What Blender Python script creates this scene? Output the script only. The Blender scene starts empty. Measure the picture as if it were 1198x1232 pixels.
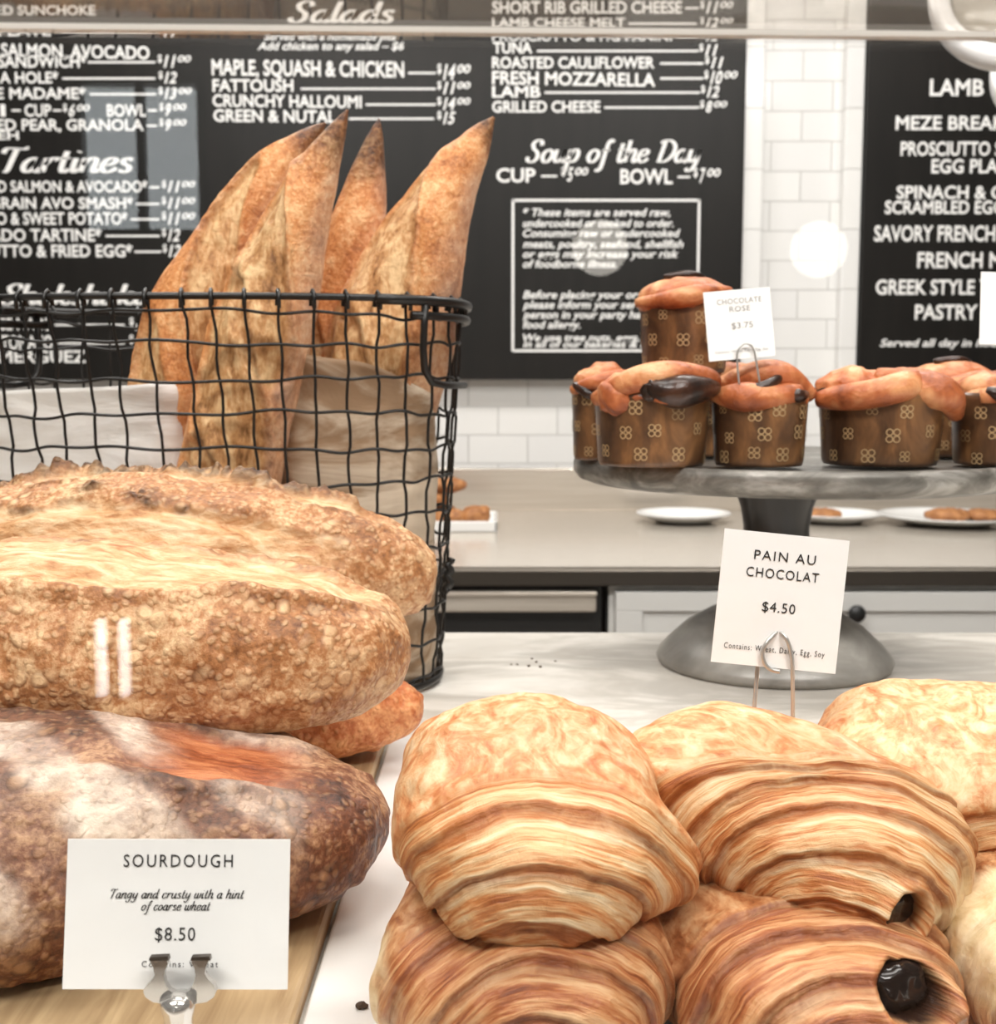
import bpy, bmesh, math, random
import numpy as np
from mathutils import Vector, Matrix

random.seed(7)
PI = math.pi
R = math.radians
SC = bpy.context.scene
COL = SC.collection

# ------------------------------------------------------------------ camera
F, CX, CY = 1450.0, 599.0, 616.0
TH = R(6.0)
CAM = Vector((0.0, 0.0, 1.23))
cd = bpy.data.cameras.new('camera')
cd.sensor_fit = 'HORIZONTAL'
cd.sensor_width = 36.0
cd.lens = 36.0 * F / 1198.0
cd.dof.use_dof = True
cd.dof.focus_distance = 0.47
cd.dof.aperture_fstop = 24.0
cd.clip_start = 0.01
cam = bpy.data.objects.new('camera', cd)
COL.objects.link(cam)
cam.location = CAM
cam.rotation_euler = (R(90) - TH, 0, 0)
SC.camera = cam

# ------------------------------------------------------------------ view, world, lights
SC.view_settings.view_transform = 'Standard'
SC.view_settings.look = 'None'
SC.view_settings.exposure = 0.33
SC.view_settings.gamma = 1.0
SC.view_settings.use_curve_mapping = False
SC.cycles.max_bounces = 10
SC.cycles.transparent_max_bounces = 16
SC.cycles.caustics_reflective = False
SC.cycles.caustics_refractive = False
w = bpy.data.worlds.new('world')
SC.world = w
w.use_nodes = True
bg = w.node_tree.nodes['Background']
bg.inputs[0].default_value = (0.93, 0.96, 1.0, 1)
bg.inputs[1].default_value = 4.0

def area(name, loc, size, energy, rot=(0, 0, 0), color=(1.0, 0.985, 0.962)):
    l = bpy.data.lights.new(name, 'AREA')
    l.shape = 'RECTANGLE'
    l.size, l.size_y = size
    l.energy = energy
    l.color = color
    o = bpy.data.objects.new(name, l)
    COL.objects.link(o)
    o.location = loc
    o.rotation_euler = rot
    return o

ROOM_L, ROOM_R, ROOM_F, ROOM_B, CEIL = -3.2, 3.4, -5.6, 3.10, 2.95
FILL_LAMPS = [  # x, y, size x, size y, watts : added fill lights shaped as ceiling panels
    (-0.45, 0.62, 1.2, 0.35, 8),
    (0.75, 0.62, 1.2, 0.35, 7),
    (-0.9, 2.05, 1.2, 0.35, 21),
    (0.8, 2.05, 1.2, 0.35, 21),
    (-0.9, -0.75, 1.2, 0.35, 40),
    (0.9, -0.75, 1.2, 0.35, 40),
    (0.0, -3.2, 1.2, 0.35, 10),
]
for i, (x, y, sx, sy, e) in enumerate(FILL_LAMPS):
    area('added_panel_light', (x, y, CEIL - 0.062), (sx, sy), e)

# ------------------------------------------------------------------ pixel helpers (photo frame 1198 x 1232)
def ray(px, py):
    u, v = (px - CX) / F, (CY - py) / F
    return Vector((u, v * math.sin(TH) + math.cos(TH), v * math.cos(TH) - math.sin(TH)))
def P(px, py, Y):
    d = ray(px, py)
    return CAM + d * (Y / d.y)
def PZ(px, py, z):
    d = ray(px, py)
    return CAM + d * ((z - CAM.z) / d.z)

# ------------------------------------------------------------------ objects
def tag(o, label=None, cat=None, group=None, kind=None):
    if label: o['label'] = label
    if cat: o['category'] = cat
    if group: o['group'] = group
    if kind: o['kind'] = kind
    return o
def empty(name, loc=(0, 0, 0), rot=(0, 0, 0)):
    o = bpy.data.objects.new(name, None)
    o.empty_display_size = 0.02
    COL.objects.link(o)
    o.location = loc
    o.rotation_euler = rot
    return o
def thing(name, loc, label, cat, group=None, rot=(0, 0, 0)):
    return tag(empty(name, loc, rot), label, cat, group)
def link(name, me, mat=None, parent=None, loc=None, rot=None):
    o = bpy.data.objects.new(name, me)
    COL.objects.link(o)
    if mat is not None:
        for m in (mat if isinstance(mat, (list, tuple)) else [mat]):
            me.materials.append(m)
    if parent is not None:
        o.parent = parent
    if loc is not None: o.location = loc
    if rot is not None: o.rotation_euler = rot
    return o
def mesh(name, v, f, smooth=True, attrs=None, mids=None):
    me = bpy.data.meshes.new(name)
    v = np.asarray(v, dtype=float)
    me.from_pydata(v.tolist(), [], f if isinstance(f, list) else f.tolist())
    if attrs:
        for k, a in attrs.items():
            at = me.attributes.new(k, 'FLOAT', 'POINT')
            at.data.foreach_set('value', np.asarray(a, dtype=np.float32))
    if mids is not None:
        me.polygons.foreach_set('material_index', np.asarray(mids, dtype=np.int32))
    if smooth:
        me.polygons.foreach_set('use_smooth', np.ones(len(me.polygons), dtype=bool))
    me.update()
    return me

class MB:
    """collects shapes into one mesh"""
    def __init__(self):
        self.v, self.f, self.m, self.s = [], [], [], []
    def add(self, v, f, mid=0, smooth=True):
        n = len(self.v)
        self.v += [tuple(p) for p in v]
        for q in f:
            self.f.append([i + n for i in q])
            self.m.append(mid)
            self.s.append(smooth)
        return self
    def box(self, x0, x1, y0, y1, z0, z1, mid=0, bev=0.0):
        bm = bmesh.new()
        bmesh.ops.create_cube(bm, size=1.0)
        for p in bm.verts:
            p.co = Vector(((x0 + x1) / 2 + p.co.x * (x1 - x0), (y0 + y1) / 2 + p.co.y * (y1 - y0), (z0 + z1) / 2 + p.co.z * (z1 - z0)))
        if bev > 0:
            bmesh.ops.bevel(bm, geom=bm.edges[:], offset=bev, segments=3, affect='EDGES', profile=0.5)
        bm.verts.index_update()
        self.add([p.co for p in bm.verts], [[p.index for p in q.verts] for q in bm.faces], mid, False)
        bm.free()
        return self
    def tube(self, pts, r, seg=8, closed=False, mid=0, flat=1.0):
        pts = [Vector(p) for p in pts]
        n = len(pts)
        rr = r if isinstance(r, (list, tuple)) else [r] * n
        V, Fc = [], []
        T = []
        for i in range(n):
            a = pts[(i - 1) % n] if (closed or i > 0) else pts[i]
            b = pts[(i + 1) % n] if (closed or i < n - 1) else pts[i]
            t = (b - a)
            T.append(t.normalized() if t.length > 1e-9 else Vector((0, 0, 1)))
        u = T[0].orthogonal().normalized()
        for i in range(n):
            u = (u - T[i] * u.dot(T[i]))
            u = u.normalized() if u.length > 1e-6 else T[i].orthogonal().normalized()
            w_ = T[i].cross(u)
            for k in range(seg):
                a = 2 * PI * k / seg
                V.append(pts[i] + (u * math.cos(a) + w_ * math.sin(a) * flat) * rr[i])
        m = n if closed else n - 1
        for i in range(m):
            j = (i + 1) % n
            for k in range(seg):
                l = (k + 1) % seg
                Fc.append([i * seg + k, i * seg + l, j * seg + l, j * seg + k])
        if not closed:
            Fc.append(list(range(seg))[::-1])
            Fc.append([(n - 1) * seg + k for k in range(seg)])
        return self.add(V, Fc, mid, True)
    def lathe(self, prof, c=(0, 0, 0), seg=64, mid=0, sx=1.0, sy=1.0, cap=True):
        V, Fc = [], []
        for r, z in prof:
            for k in range(seg):
                a = 2 * PI * k / seg
                V.append((c[0] + r * math.cos(a) * sx, c[1] + r * math.sin(a) * sy, c[2] + z))
        for i in range(len(prof) - 1):
            for k in range(seg):
                l = (k + 1) % seg
                Fc.append([i * seg + k, i * seg + l, (i + 1) * seg + l, (i + 1) * seg + k])
        if cap:
            Fc.append(list(range(seg))[::-1])
            Fc.append([(len(prof) - 1) * seg + k for k in range(seg)])
        return self.add(V, Fc, mid, True)
    def mesh(self, name):
        me = mesh(name, self.v, self.f, False, None, self.m)
        me.polygons.foreach_set('use_smooth', np.array(self.s, dtype=bool))
        return me
    def build(self, name, mat, parent=None, loc=None, rot=None):
        return link(name, self.mesh(name), mat, parent, loc, rot)

# ------------------------------------------------------------------ vector noise
def _h(ix, iy, iz, seed):
    n = (ix.astype(np.int64) * 374761393 + iy.astype(np.int64) * 668265263 + iz.astype(np.int64) * 2147483647 + seed * 1274126177) & 0xFFFFFFFF
    n = ((n ^ (n >> 13)) * 1274126177) & 0xFFFFFFFF
    n = ((n ^ (n >> 16)) * 2246822519) & 0xFFFFFFFF
    return ((n ^ (n >> 15)) & 0xFFFFFF) / float(0xFFFFFF)
def vnoise(p, scale, seed=0):
    q = p * np.asarray(scale) + 1000.0
    i = np.floor(q)
    f = q - i
    f = f * f * f * (f * (f * 6 - 15) + 10)
    out = 0
    for dx in (0, 1):
        for dy in (0, 1):
            for dz in (0, 1):
                wt = (f[:, 0] if dx else 1 - f[:, 0]) * (f[:, 1] if dy else 1 - f[:, 1]) * (f[:, 2] if dz else 1 - f[:, 2])
                out = out + wt * _h(i[:, 0] + dx, i[:, 1] + dy, i[:, 2] + dz, seed)
    return out * 2 - 1
def fbm(p, scale, octs=3, seed=0):
    s = np.asarray(scale, dtype=float)
    a, out = 1.0, 0
    for k in range(octs):
        out = out + a * vnoise(p, s * (2 ** k), seed + 17 * k)
        a *= 0.5
    return out
def voro(p, scale, seed=0):
    q = p * scale + 1000.0
    i = np.floor(q)
    best = np.full(len(p), 9.0)
    rid = np.zeros(len(p))
    for dx in (-1, 0, 1):
        for dy in (-1, 0, 1):
            for dz in (-1, 0, 1):
                c = i + np.array([dx, dy, dz])
                o = np.stack([_h(c[:, 0], c[:, 1], c[:, 2], seed + k) for k in range(3)], 1)
                d = np.linalg.norm(c + o - q, axis=1)
                m = d < best
                best = np.where(m, d, best)
                rid = np.where(m, o[:, 0], rid)
    return best, rid
def sstep(a, b, x):
    t = np.clip((x - a) / (b - a), 0, 1)
    return t * t * (3 - 2 * t)

_cs = {}
def cubesphere(n):
    if n in _cs: return _cs[n]
    bm = bmesh.new()
    bmesh.ops.create_cube(bm, size=2.0)
    bmesh.ops.subdivide_edges(bm, edges=bm.edges[:], cuts=n - 1, use_grid_fill=True)
    bm.verts.index_update()
    v = np.array([p.co[:] for p in bm.verts])
    f = [[p.index for p in q.verts] for q in bm.faces]
    bm.free()
    v = np.tan(v * (PI / 4))
    v /= np.linalg.norm(v, axis=1)[:, None]
    _cs[n] = (v, f)
    return _cs[n]
def superell(d, a, b, c, p):
    s = (np.abs(d[:, 0] / a) ** p + np.abs(d[:, 1] / b) ** p + np.abs(d[:, 2] / c) ** p) ** (-1.0 / p)
    pos = d * s[:, None]
    g = np.sign(pos) * np.abs(pos / np.array([a, b, c])) ** (p - 1) / np.array([a, b, c])
    return pos, g / np.linalg.norm(g, axis=1)[:, None]

# ------------------------------------------------------------------ materials
class M:
    def __init__(self, name):
        self.mat = bpy.data.materials.new(name)
        self.mat.use_nodes = True
        self.nt = self.mat.node_tree
        self.bsdf = self.nt.nodes['Principled BSDF']
        self.out = self.nt.nodes['Material Output']
        self._oc = None
    def n(self, t, **kw):
        nd = self.nt.nodes.new('ShaderNode' + t)
        for k, v in kw.items(): setattr(nd, k, v)
        return nd
    def set(self, sock, v):
        if hasattr(v, 'is_output') or isinstance(v, bpy.types.NodeSocket):
            self.nt.links.new(v, sock)
        else:
            if isinstance(v, (tuple, list)) and len(v) == 3 and sock.type == 'RGBA': v = (*v, 1)
            sock.default_value = v
    def p(self, **kw):
        names = dict(color='Base Color', rough='Roughness', metal='Metallic', normal='Normal', sss='Subsurface Weight', spec='Specular IOR Level', trans='Transmission Weight', ior='IOR', coat='Coat Weight', emit='Emission Color', estr='Emission Strength', sheen='Sheen Weight')
        for k, v in kw.items(): self.set(self.bsdf.inputs[names[k]], v)
        return self
    def oc(self):
        if self._oc is None: self._oc = self.n('TexCoord').outputs['Object']
        return self._oc
    def mapv(self, scale=(1, 1, 1), rot=(0, 0, 0), vec=None):
        m = self.n('Mapping')
        self.set(m.inputs[0], vec or self.oc())
        m.inputs['Scale'].default_value = scale
        m.inputs['Rotation'].default_value = rot
        return m.outputs[0]
    def noise(self, scale, detail=4, rough=0.55, dist=0.0, vec=None):
        t = self.n('TexNoise')
        self.set(t.inputs['Vector'], vec or self.oc())
        t.inputs['Scale'].default_value = scale
        t.inputs['Detail'].default_value = detail
        t.inputs['Roughness'].default_value = rough
        t.inputs['Distortion'].default_value = dist
        return t.outputs['Fac']
    def voro(self, scale, feature='F1', vec=None, out='Distance', rnd=1.0):
        t = self.n('TexVoronoi', feature=feature)
        self.set(t.inputs['Vector'], vec or self.oc())
        t.inputs['Scale'].default_value = scale
        t.inputs['Randomness'].default_value = rnd
        return t.outputs[out]
    def ramp(self, f, stops, interp='LINEAR'):
        r = self.n('ValToRGB')
        r.color_ramp.interpolation = interp
        el = r.color_ramp.elements
        while len(el) < len(stops): el.new(0.5)
        for e, (pos, c) in zip(el, stops):
            e.position = pos
            e.color = (c, c, c, 1) if isinstance(c, (int, float)) else (*c, 1)
        self.set(r.inputs[0], f)
        return r.outputs[0]
    def mix(self, f, a, b, blend='MIX'):
        m = self.n('Mix', data_type='RGBA', blend_type=blend)
        self.set(m.inputs[0], f)
        self.set(m.inputs[6], a)
        self.set(m.inputs[7], b)
        return m.outputs[2]
    def math(self, op, a, b=0.0, c=0.0, clamp=False):
        m = self.n('Math', operation=op, use_clamp=clamp)
        self.set(m.inputs[0], a)
        self.set(m.inputs[1], b)
        if len(m.inputs) > 2: self.set(m.inputs[2], c)
        return m.outputs[0]
    def attr(self, name):
        return self.n('Attribute', attribute_name=name).outputs['Fac']
    def bump(self, h, strength=0.5, dist=0.001, normal=None):
        b = self.n('Bump')
        b.inputs['Strength'].default_value = strength
        b.inputs['Distance'].default_value = dist
        self.set(b.inputs['Height'], h)
        if normal is not None: self.set(b.inputs['Normal'], normal)
        return b.outputs[0]

def srgb(r, g, b):
    f = lambda c: c / 12.92 if c <= 0.04045 else ((c + 0.055) / 1.055) ** 2.4
    return (f(r / 255), f(g / 255), f(b / 255))
def plain(name, col, rough=0.5, metal=0.0, **kw):
    return M(name).p(color=col, rough=rough, metal=metal, **kw).mat

MAT = {}
MAT['black_wire'] = plain('black_wire', (0.012, 0.011, 0.010), 0.38, 0.3)
MAT['black'] = plain('black_paint', (0.012, 0.012, 0.012), 0.4)
MAT['white_paint'] = plain('white_paint', (0.80, 0.79, 0.76), 0.45)
MAT['enamel'] = plain('white_enamel', (0.85, 0.84, 0.84), 0.16)
MAT['ceramic'] = plain('white_ceramic', (0.86, 0.85, 0.83), 0.15)
MAT['ink'] = plain('black_ink', (0.018, 0.018, 0.018), 0.6)
MAT['grey_ink'] = plain('grey_ink', (0.30, 0.29, 0.28), 0.6)
MAT['chalk'] = plain('white_lettering', (0.90, 0.89, 0.87), 0.6)
MAT['wire'] = plain('steel_wire', (0.50, 0.49, 0.47), 0.28, 0.55)
MAT['choc'] = plain('dark_chocolate', (0.012, 0.008, 0.007), 0.16)
MAT['crumb'] = plain('dark_crumb', (0.06, 0.035, 0.02), 0.8)
MAT['lens'] = plain('lamp_lens', (0.42, 0.39, 0.34), 0.15)
MAT['ceil'] = plain('ceiling_paint', (0.45, 0.44, 0.42), 0.8)

def m_card():
    m = M('card_paper')
    n = m.noise(25, 3)
    return m.p(color=(0.86, 0.85, 0.83), rough=0.5, normal=m.bump(n, 0.25, 0.004)).mat
MAT['card'] = m_card()
def m_steel():
    m = M('brushed_steel')
    n = m.noise(3.0, 4, vec=m.mapv((1, 60, 60)))
    c = m.ramp(n, [(0.3, srgb(212, 202, 189)), (0.7, srgb(232, 222, 209))])
    return m.p(color=c, rough=0.2, metal=0.55, normal=m.bump(n, 0.05, 0.001)).mat
MAT['steel'] = m_steel()
MAT['dark_steel'] = plain('dark_steel', srgb(96, 90, 84), 0.3, 1.0)
def m_tile(name, bw, rh, off):
    m = M(name)
    g = m.n('NewGeometry').outputs['Position']
    s = m.n('SeparateXYZ'); m.set(s.inputs[0], g)
    c = m.n('CombineXYZ'); m.set(c.inputs[0], s.outputs[0]); m.set(c.inputs[1], s.outputs[2])
    b = m.n('TexBrick')
    b.offset = off
    m.set(b.inputs['Vector'], c.outputs[0])
    b.inputs['Scale'].default_value = 1.0
    b.inputs['Mortar Size'].default_value = 0.0022
    b.inputs['Mortar Smooth'].default_value = 0.4
    b.inputs['Brick Width'].default_value = bw
    b.inputs['Row Height'].default_value = rh
    b.inputs['Color1'].default_value = (0.83, 0.82, 0.80, 1)
    b.inputs['Color2'].default_value = (0.79, 0.78, 0.77, 1)
    b.inputs['Mortar'].default_value = (0.60, 0.59, 0.57, 1)
    inv = m.math('SUBTRACT', 1.0, b.outputs['Fac'])
    n = m.noise(9, 2)
    return m.p(color=b.outputs['Color'], rough=0.14, normal=m.bump(n, 0.08, 0.01, m.bump(inv, 0.6, 0.002))).mat
MAT['tile'] = m_tile('white_subway_tile', 0.152, 0.0735, 0.5)
MAT['tile_edge'] = m_tile('white_edge_tile', 10.0, 0.147, 0.0)
def m_board():
    m = M('black_menu_board')
    n = m.noise(6, 4, vec=m.mapv((6, 6, 0.5)))
    return m.p(color=m.ramp(n, [(0.3, (0.008, 0.0072, 0.0065)), (0.8, (0.014, 0.0125, 0.011))]), rough=0.35, spec=0.3).mat
MAT['board'] = m_board()
def m_marble():
    m = M('pale_marble')
    v = m.noise(3.2, 8, 0.6, 1.6, vec=m.mapv((1, 2.4, 1), (0, 0, 0.5)))
    v2 = m.noise(11, 6, 0.6, 1.0, vec=m.mapv((1, 2.0, 1), (0, 0, 0.3)))
    vein = m.ramp(v, [(0.40, 0.0), (0.49, 1.0), (0.53, 0.9), (0.62, 0.0)])
    c = m.mix(m.math('MULTIPLY', vein, 0.55), m.ramp(v2, [(0.35, srgb(228, 221, 211)), (0.7, srgb(242, 237, 229))]), srgb(178, 170, 159))
    return m.p(color=c, rough=0.2).mat
MAT['marble'] = m_marble()
def m_stone():
    m = M('weathered_zinc')
    n = m.noise(26, 8, 0.65, 0.8, vec=m.mapv((1, 1, 2.2)))
    n2 = m.noise(9, 4)
    c = m.mix(n2, m.ramp(n, [(0.36, srgb(66, 63, 58)), (0.5, srgb(128, 124, 117)), (0.62, srgb(186, 182, 175))]), srgb(105, 101, 95))
    return m.p(color=c, rough=0.42, metal=0.35, normal=m.bump(n, 0.25, 0.002)).mat
MAT['zinc'] = m_stone()
def m_base():
    m = M('tarnished_grey_metal')
    n = m.noise(16, 7, 0.6, 0.6)
    c = m.ramp(n, [(0.32, srgb(120, 116, 110)), (0.55, srgb(160, 156, 149)), (0.72, srgb(196, 192, 185))])
    return m.p(color=c, rough=0.36, metal=0.1, normal=m.bump(n, 0.1, 0.002)).mat
MAT['stand_base'] = m_base()
MAT['neck'] = plain('dark_turned_wood', srgb(34, 30, 27), 0.3)
def m_paper(name, a, b, tr=0.25):
    m = M(name)
    n = m.noise(13, 7, 0.62, 1.0, vec=m.mapv((0.7, 1, 2.2), (0, -0.6, 0)))
    c = m.ramp(n, [(0.40, a), (0.56, b)])
    m.p(color=c, rough=0.6, normal=m.bump(n, 0.5, 0.006))
    t = m.n('BsdfTranslucent'); m.set(t.inputs[0], c)
    x = m.n('MixShader'); x.inputs[0].default_value = tr
    m.nt.links.new(m.bsdf.outputs[0], x.inputs[1]); m.nt.links.new(t.outputs[0], x.inputs[2])
    m.nt.links.new(x.outputs[0], m.out.inputs[0])
    return m.mat
MAT['kraft'] = m_paper('beige_bag_paper', srgb(168, 136, 104), srgb(226, 208, 184))
MAT['white_paper'] = m_paper('white_bag_paper', srgb(236, 233, 228), srgb(247, 245, 242))
def m_glass(name, tint, haze=0.0, rough=0.0, ior=1.45):
    m = M(name)
    t = m.n('BsdfTransparent'); m.set(t.inputs[0], (*tint, 1))
    g = m.n('BsdfGlossy'); g.inputs['Roughness'].default_value = rough
    fr = m.n('Fresnel'); bf = m.n('NewGeometry').outputs['Backfacing']
    m.set(fr.inputs[0], m.math('ADD', ior, m.math('MULTIPLY', bf, 1.0 / ior - ior)))  # straight-through pane: both faces reflect like air to glass
    x = m.n('MixShader')
    m.nt.links.new(fr.outputs[0], x.inputs[0]); m.nt.links.new(t.outputs[0], x.inputs[1]); m.nt.links.new(g.outputs[0], x.inputs[2])
    o = x
    if haze:
        d = m.n('BsdfDiffuse'); m.set(d.inputs[0], (0.5, 0.43, 0.35, 1))
        o = m.n('MixShader'); o.inputs[0].default_value = haze
        m.nt.links.new(x.outputs[0], o.inputs[1]); m.nt.links.new(d.outputs[0], o.inputs[2])
    m.nt.links.new(o.outputs[0], m.out.inputs[0])
    return m.mat
MAT['glass'] = m_glass('clear_glass', (0.985, 0.985, 0.98))
MAT['dusty_veiled_glass'] = m_glass('dusty_veiled_shelf_glass', (0.94, 0.92, 0.89), 0.07, 0.04)  # brown haze for dust, and for the reflected veil painted into the pane
MAT['window_glass'] = m_glass('window_pane_glass', (0.95, 0.97, 0.96))
MAT['acrylic'] = M('clear_acrylic').p(color=(0.80, 0.79, 0.78), rough=0.07, trans=0.75, ior=1.45).mat
MAT['clip'] = plain('shiny_clip_plastic', (0.62, 0.60, 0.57), 0.12, 0.75)
MAT['glass_edge'] = plain('polished_glass_edge', (0.92, 0.91, 0.88), 0.3)
def emis(name, col, s):
    return M(name).p(color=col, emit=(*col, 1), estr=s, rough=0.4).mat
MAT['globe'] = emis('lit_opal_glass', (1.0, 0.94, 0.84), 4.5)
MAT['tube'] = emis('added_glint_tube', (1.0, 0.97, 0.92), 10.0)  # glow of the added tubes that make the bars in the glass
MAT['panel'] = emis('added_fill_diffuser', (1.0, 0.95, 0.88), 4.0)  # glow of the added fill panels
def m_wood(name, a, b):
    m = M(name)
    n = m.noise(5, 6, 0.6, 1.2, vec=m.mapv((14, 1.2, 14)))
    return m.p(color=m.ramp(n, [(0.3, a), (0.7, b)]), rough=0.45, normal=m.bump(n, 0.15, 0.002)).mat
MAT['board_wood'] = m_wood('board_wood', srgb(150, 122, 88), srgb(206, 180, 140))
MAT['floor'] = m_wood('floor_wood', srgb(70, 52, 40), srgb(110, 84, 64))
MAT['wall_paint'] = plain('grey_wall_paint', srgb(84, 78, 72), 0.7)

def m_loaf(name, dark, mid, light, cutc, blister=0.8, sc=1.0, grain=(0.45, 2.2, 2.2)):
    m = M(name)
    n1 = m.noise(22 * sc, 6, 0.6, 0.3)
    n2 = m.noise(150 * sc, 5, 0.65)
    n3 = m.noise(480 * sc, 3, 0.6)
    base = m.ramp(m.math('ADD', m.math('ADD', m.math('MULTIPLY', n1, 0.46), m.math('MULTIPLY', n2, 0.34)), m.math('MULTIPLY', n3, 0.20)), [(0.38, dark), (0.5, mid), (0.62, light)])
    wv = m.n('VectorMath', operation='ADD')
    nv = m.n('TexNoise'); m.set(nv.inputs['Vector'], m.oc()); nv.inputs['Scale'].default_value = 60
    sv = m.n('VectorMath', operation='SCALE'); m.set(sv.inputs[0], nv.outputs['Color']); sv.inputs['Scale'].default_value = 0.007
    m.set(wv.inputs[0], m.oc()); m.set(wv.inputs[1], sv.outputs[0])
    v1 = m.voro(105 * sc, vec=wv.outputs[0]); v2 = m.voro(230 * sc, vec=wv.outputs[0])
    b1 = m.ramp(v1, [(0.22, 1.0), (0.42, 0.0)])
    b2 = m.ramp(v2, [(0.2, 1.0), (0.45, 0.0)])
    sel = m.ramp(m.noise(30 * sc, 2), [(0.46, 0.0), (0.58, 1.0)])
    b1 = m.math('MULTIPLY', b1, sel)
    ring = m.ramp(v1, [(0.24, 0.0), (0.38, 1.0), (0.5, 0.0)])
    bl = m.math('MAXIMUM', b1, m.math('MULTIPLY', b2, 0.6))
    cut = m.attr('cut')
    ncut = m.math('SUBTRACT', 1.0, cut, clamp=True)
    c = m.mix(m.math('MULTIPLY', m.math('MULTIPLY', bl, blister), 0.75), base, light)
    c = m.mix(m.math('MULTIPLY', m.math('MULTIPLY', ring, sel), 0.35 * blister), c, dark)
    # opened cut: fibrous, pale
    fz = m.noise(38, 6, 0.65, 0.8, vec=m.mapv(grain))
    fz2 = m.noise(170, 4, 0.6, 0.4, vec=m.mapv((0.5, 1.5, 1.5) if grain[0] < 1 else (1.5, 1.5, 0.6)))
    cc = m.ramp(m.math('ADD', m.math('MULTIPLY', fz, 0.6), m.math('MULTIPLY', fz2, 0.4)), [(0.36, cutc[0]), (0.47, cutc[1]), (0.6, cutc[2])])
    c = m.mix(cut, c, cc)
    fl = m.math('MULTIPLY', m.attr('flour'), m.ramp(m.math('ADD', m.math('MULTIPLY', n2, 0.5), m.math('MULTIPLY', m.noise(40, 5), 0.5)), [(0.36, 0.25), (0.6, 1.0)]))
    c = m.mix(fl, c, srgb(222, 205, 188))
    c = m.mix(m.math('MULTIPLY', m.attr('char'), m.ramp(n2, [(0.35, 1.0), (0.65, 0.6)])), c, srgb(44, 26, 18))
    h = m.math('ADD', m.math('MULTIPLY', m.math('MULTIPLY', bl, ncut), 0.7 * blister), m.math('MULTIPLY', n2, 0.9))
    h = m.math('ADD', h, m.math('MULTIPLY', m.math('MULTIPLY', fz2, cut), 1.2))
    m.p(color=c, rough=m.ramp(n1, [(0.3, 0.42), (0.7, 0.62)]), spec=0.35, normal=m.bump(h, 0.75, 0.0018))
    return m.mat
GOLD = (srgb(102, 61, 34), srgb(167, 113, 69), srgb(221, 187, 144))
CUTC = (srgb(158, 101, 58), srgb(198, 154, 109), srgb(220, 193, 156))
MAT['loaf'] = m_loaf('golden_sourdough_crust', *GOLD, CUTC, 0.9)
MAT['loaf_shaded'] = m_loaf('shaded_dark_sourdough_crust', srgb(50, 27, 19), srgb(114, 68, 44), srgb(188, 146, 108), (srgb(104, 50, 28), srgb(156, 84, 48), srgb(190, 122, 80)), 0.8)  # dark reddish crust with the upper loaf's shadow mixed into its colours
MAT['loaf_red'] = m_loaf('reddish_sourdough_crust', srgb(112, 52, 26), srgb(180, 100, 54), srgb(222, 160, 108), CUTC, 1.0)
MAT['baguette'] = m_loaf('baguette_crust', srgb(150, 82, 38), srgb(206, 138, 82), srgb(236, 192, 142), (srgb(120, 78, 40), srgb(184, 134, 84), srgb(222, 186, 138)), 0.35, 1.3, (1.9, 1.9, 0.7))

def m_pain(name, cols, ringc, palec):
    m = M(name)
    vs = m.mapv((1.4, 0.8, 1.2), (0.2, 0.1, 0.5))
    n1 = m.noise(52, 6, 0.62, 1.6, vec=vs)
    n2 = m.noise(160, 5, 0.6, 0.8, vec=vs)
    f = m.math('ADD', m.math('MULTIPLY', n1, 0.65), m.math('MULTIPLY', n2, 0.35))
    base = m.ramp(f, [(0.36, cols[0]), (0.45, cols[1]), (0.54, cols[2]), (0.66, cols[3])])
    ring = m.attr('ring')
    cv = m.n('CombineXYZ')
    m.set(cv.inputs[0], m.math('MULTIPLY', ring, 3.2))
    m.set(cv.inputs[1], m.math('MULTIPLY', m.attr('ringc'), 1.0))
    m.set(cv.inputs[2], m.math('MULTIPLY', m.attr('rings'), 1.0))
    streak = m.noise(1.0, 5, 0.6, 0.25, vec=cv.outputs[0])
    cv2 = m.n('VectorMath', operation='MULTIPLY'); m.set(cv2.inputs[0], cv.outputs[0]); cv2.inputs[1].default_value = (4.5, 1.6, 1.6)
    fine = m.noise(1.0, 4, 0.6, 0.15, vec=cv2.outputs[0])
    wob = m.math('MULTIPLY', m.math('SUBTRACT', m.noise(45, 4), 0.5), 0.5)
    fr = m.math('FRACT', m.math('ADD', ring, m.math('MULTIPLY', wob, 0.3)))
    rc = m.ramp(m.math('ADD', m.math('MULTIPLY', streak, 0.6), m.math('MULTIPLY', fine, 0.4)), [(0.36, ringc[0]), (0.44, ringc[1]), (0.51, ringc[2]), (0.59, ringc[3])])
    edge = m.ramp(fr, [(0.0, 0.15), (0.25, 0.0), (0.62, 0.0), (0.84, 0.75), (0.96, 0.9), (1.0, 0.3)])
    rc = m.mix(m.math('MULTIPLY', edge, m.ramp(n1, [(0.35, 1.0), (0.65, 0.35)])), rc, ringc[0])
    c = m.mix(m.attr('rmask'), base, rc)
    c = m.mix(m.attr('pale'), c, m.ramp(f, [(0.35, palec[0]), (0.6, palec[1])]))
    c = m.mix(m.attr('hole'), c, srgb(40, 22, 14))
    h = m.math('ADD', m.math('MULTIPLY', f, 0.9), m.math('MULTIPLY', m.math('MULTIPLY', m.math('ADD', fine, streak), m.attr('rmask')), 0.6))
    m.p(color=c, rough=0.42, spec=0.4, normal=m.bump(h, 0.7, 0.0022))
    return m.mat
PC = (srgb(186, 104, 56), srgb(208, 143, 93), srgb(222, 181, 136), srgb(230, 207, 172))
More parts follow.
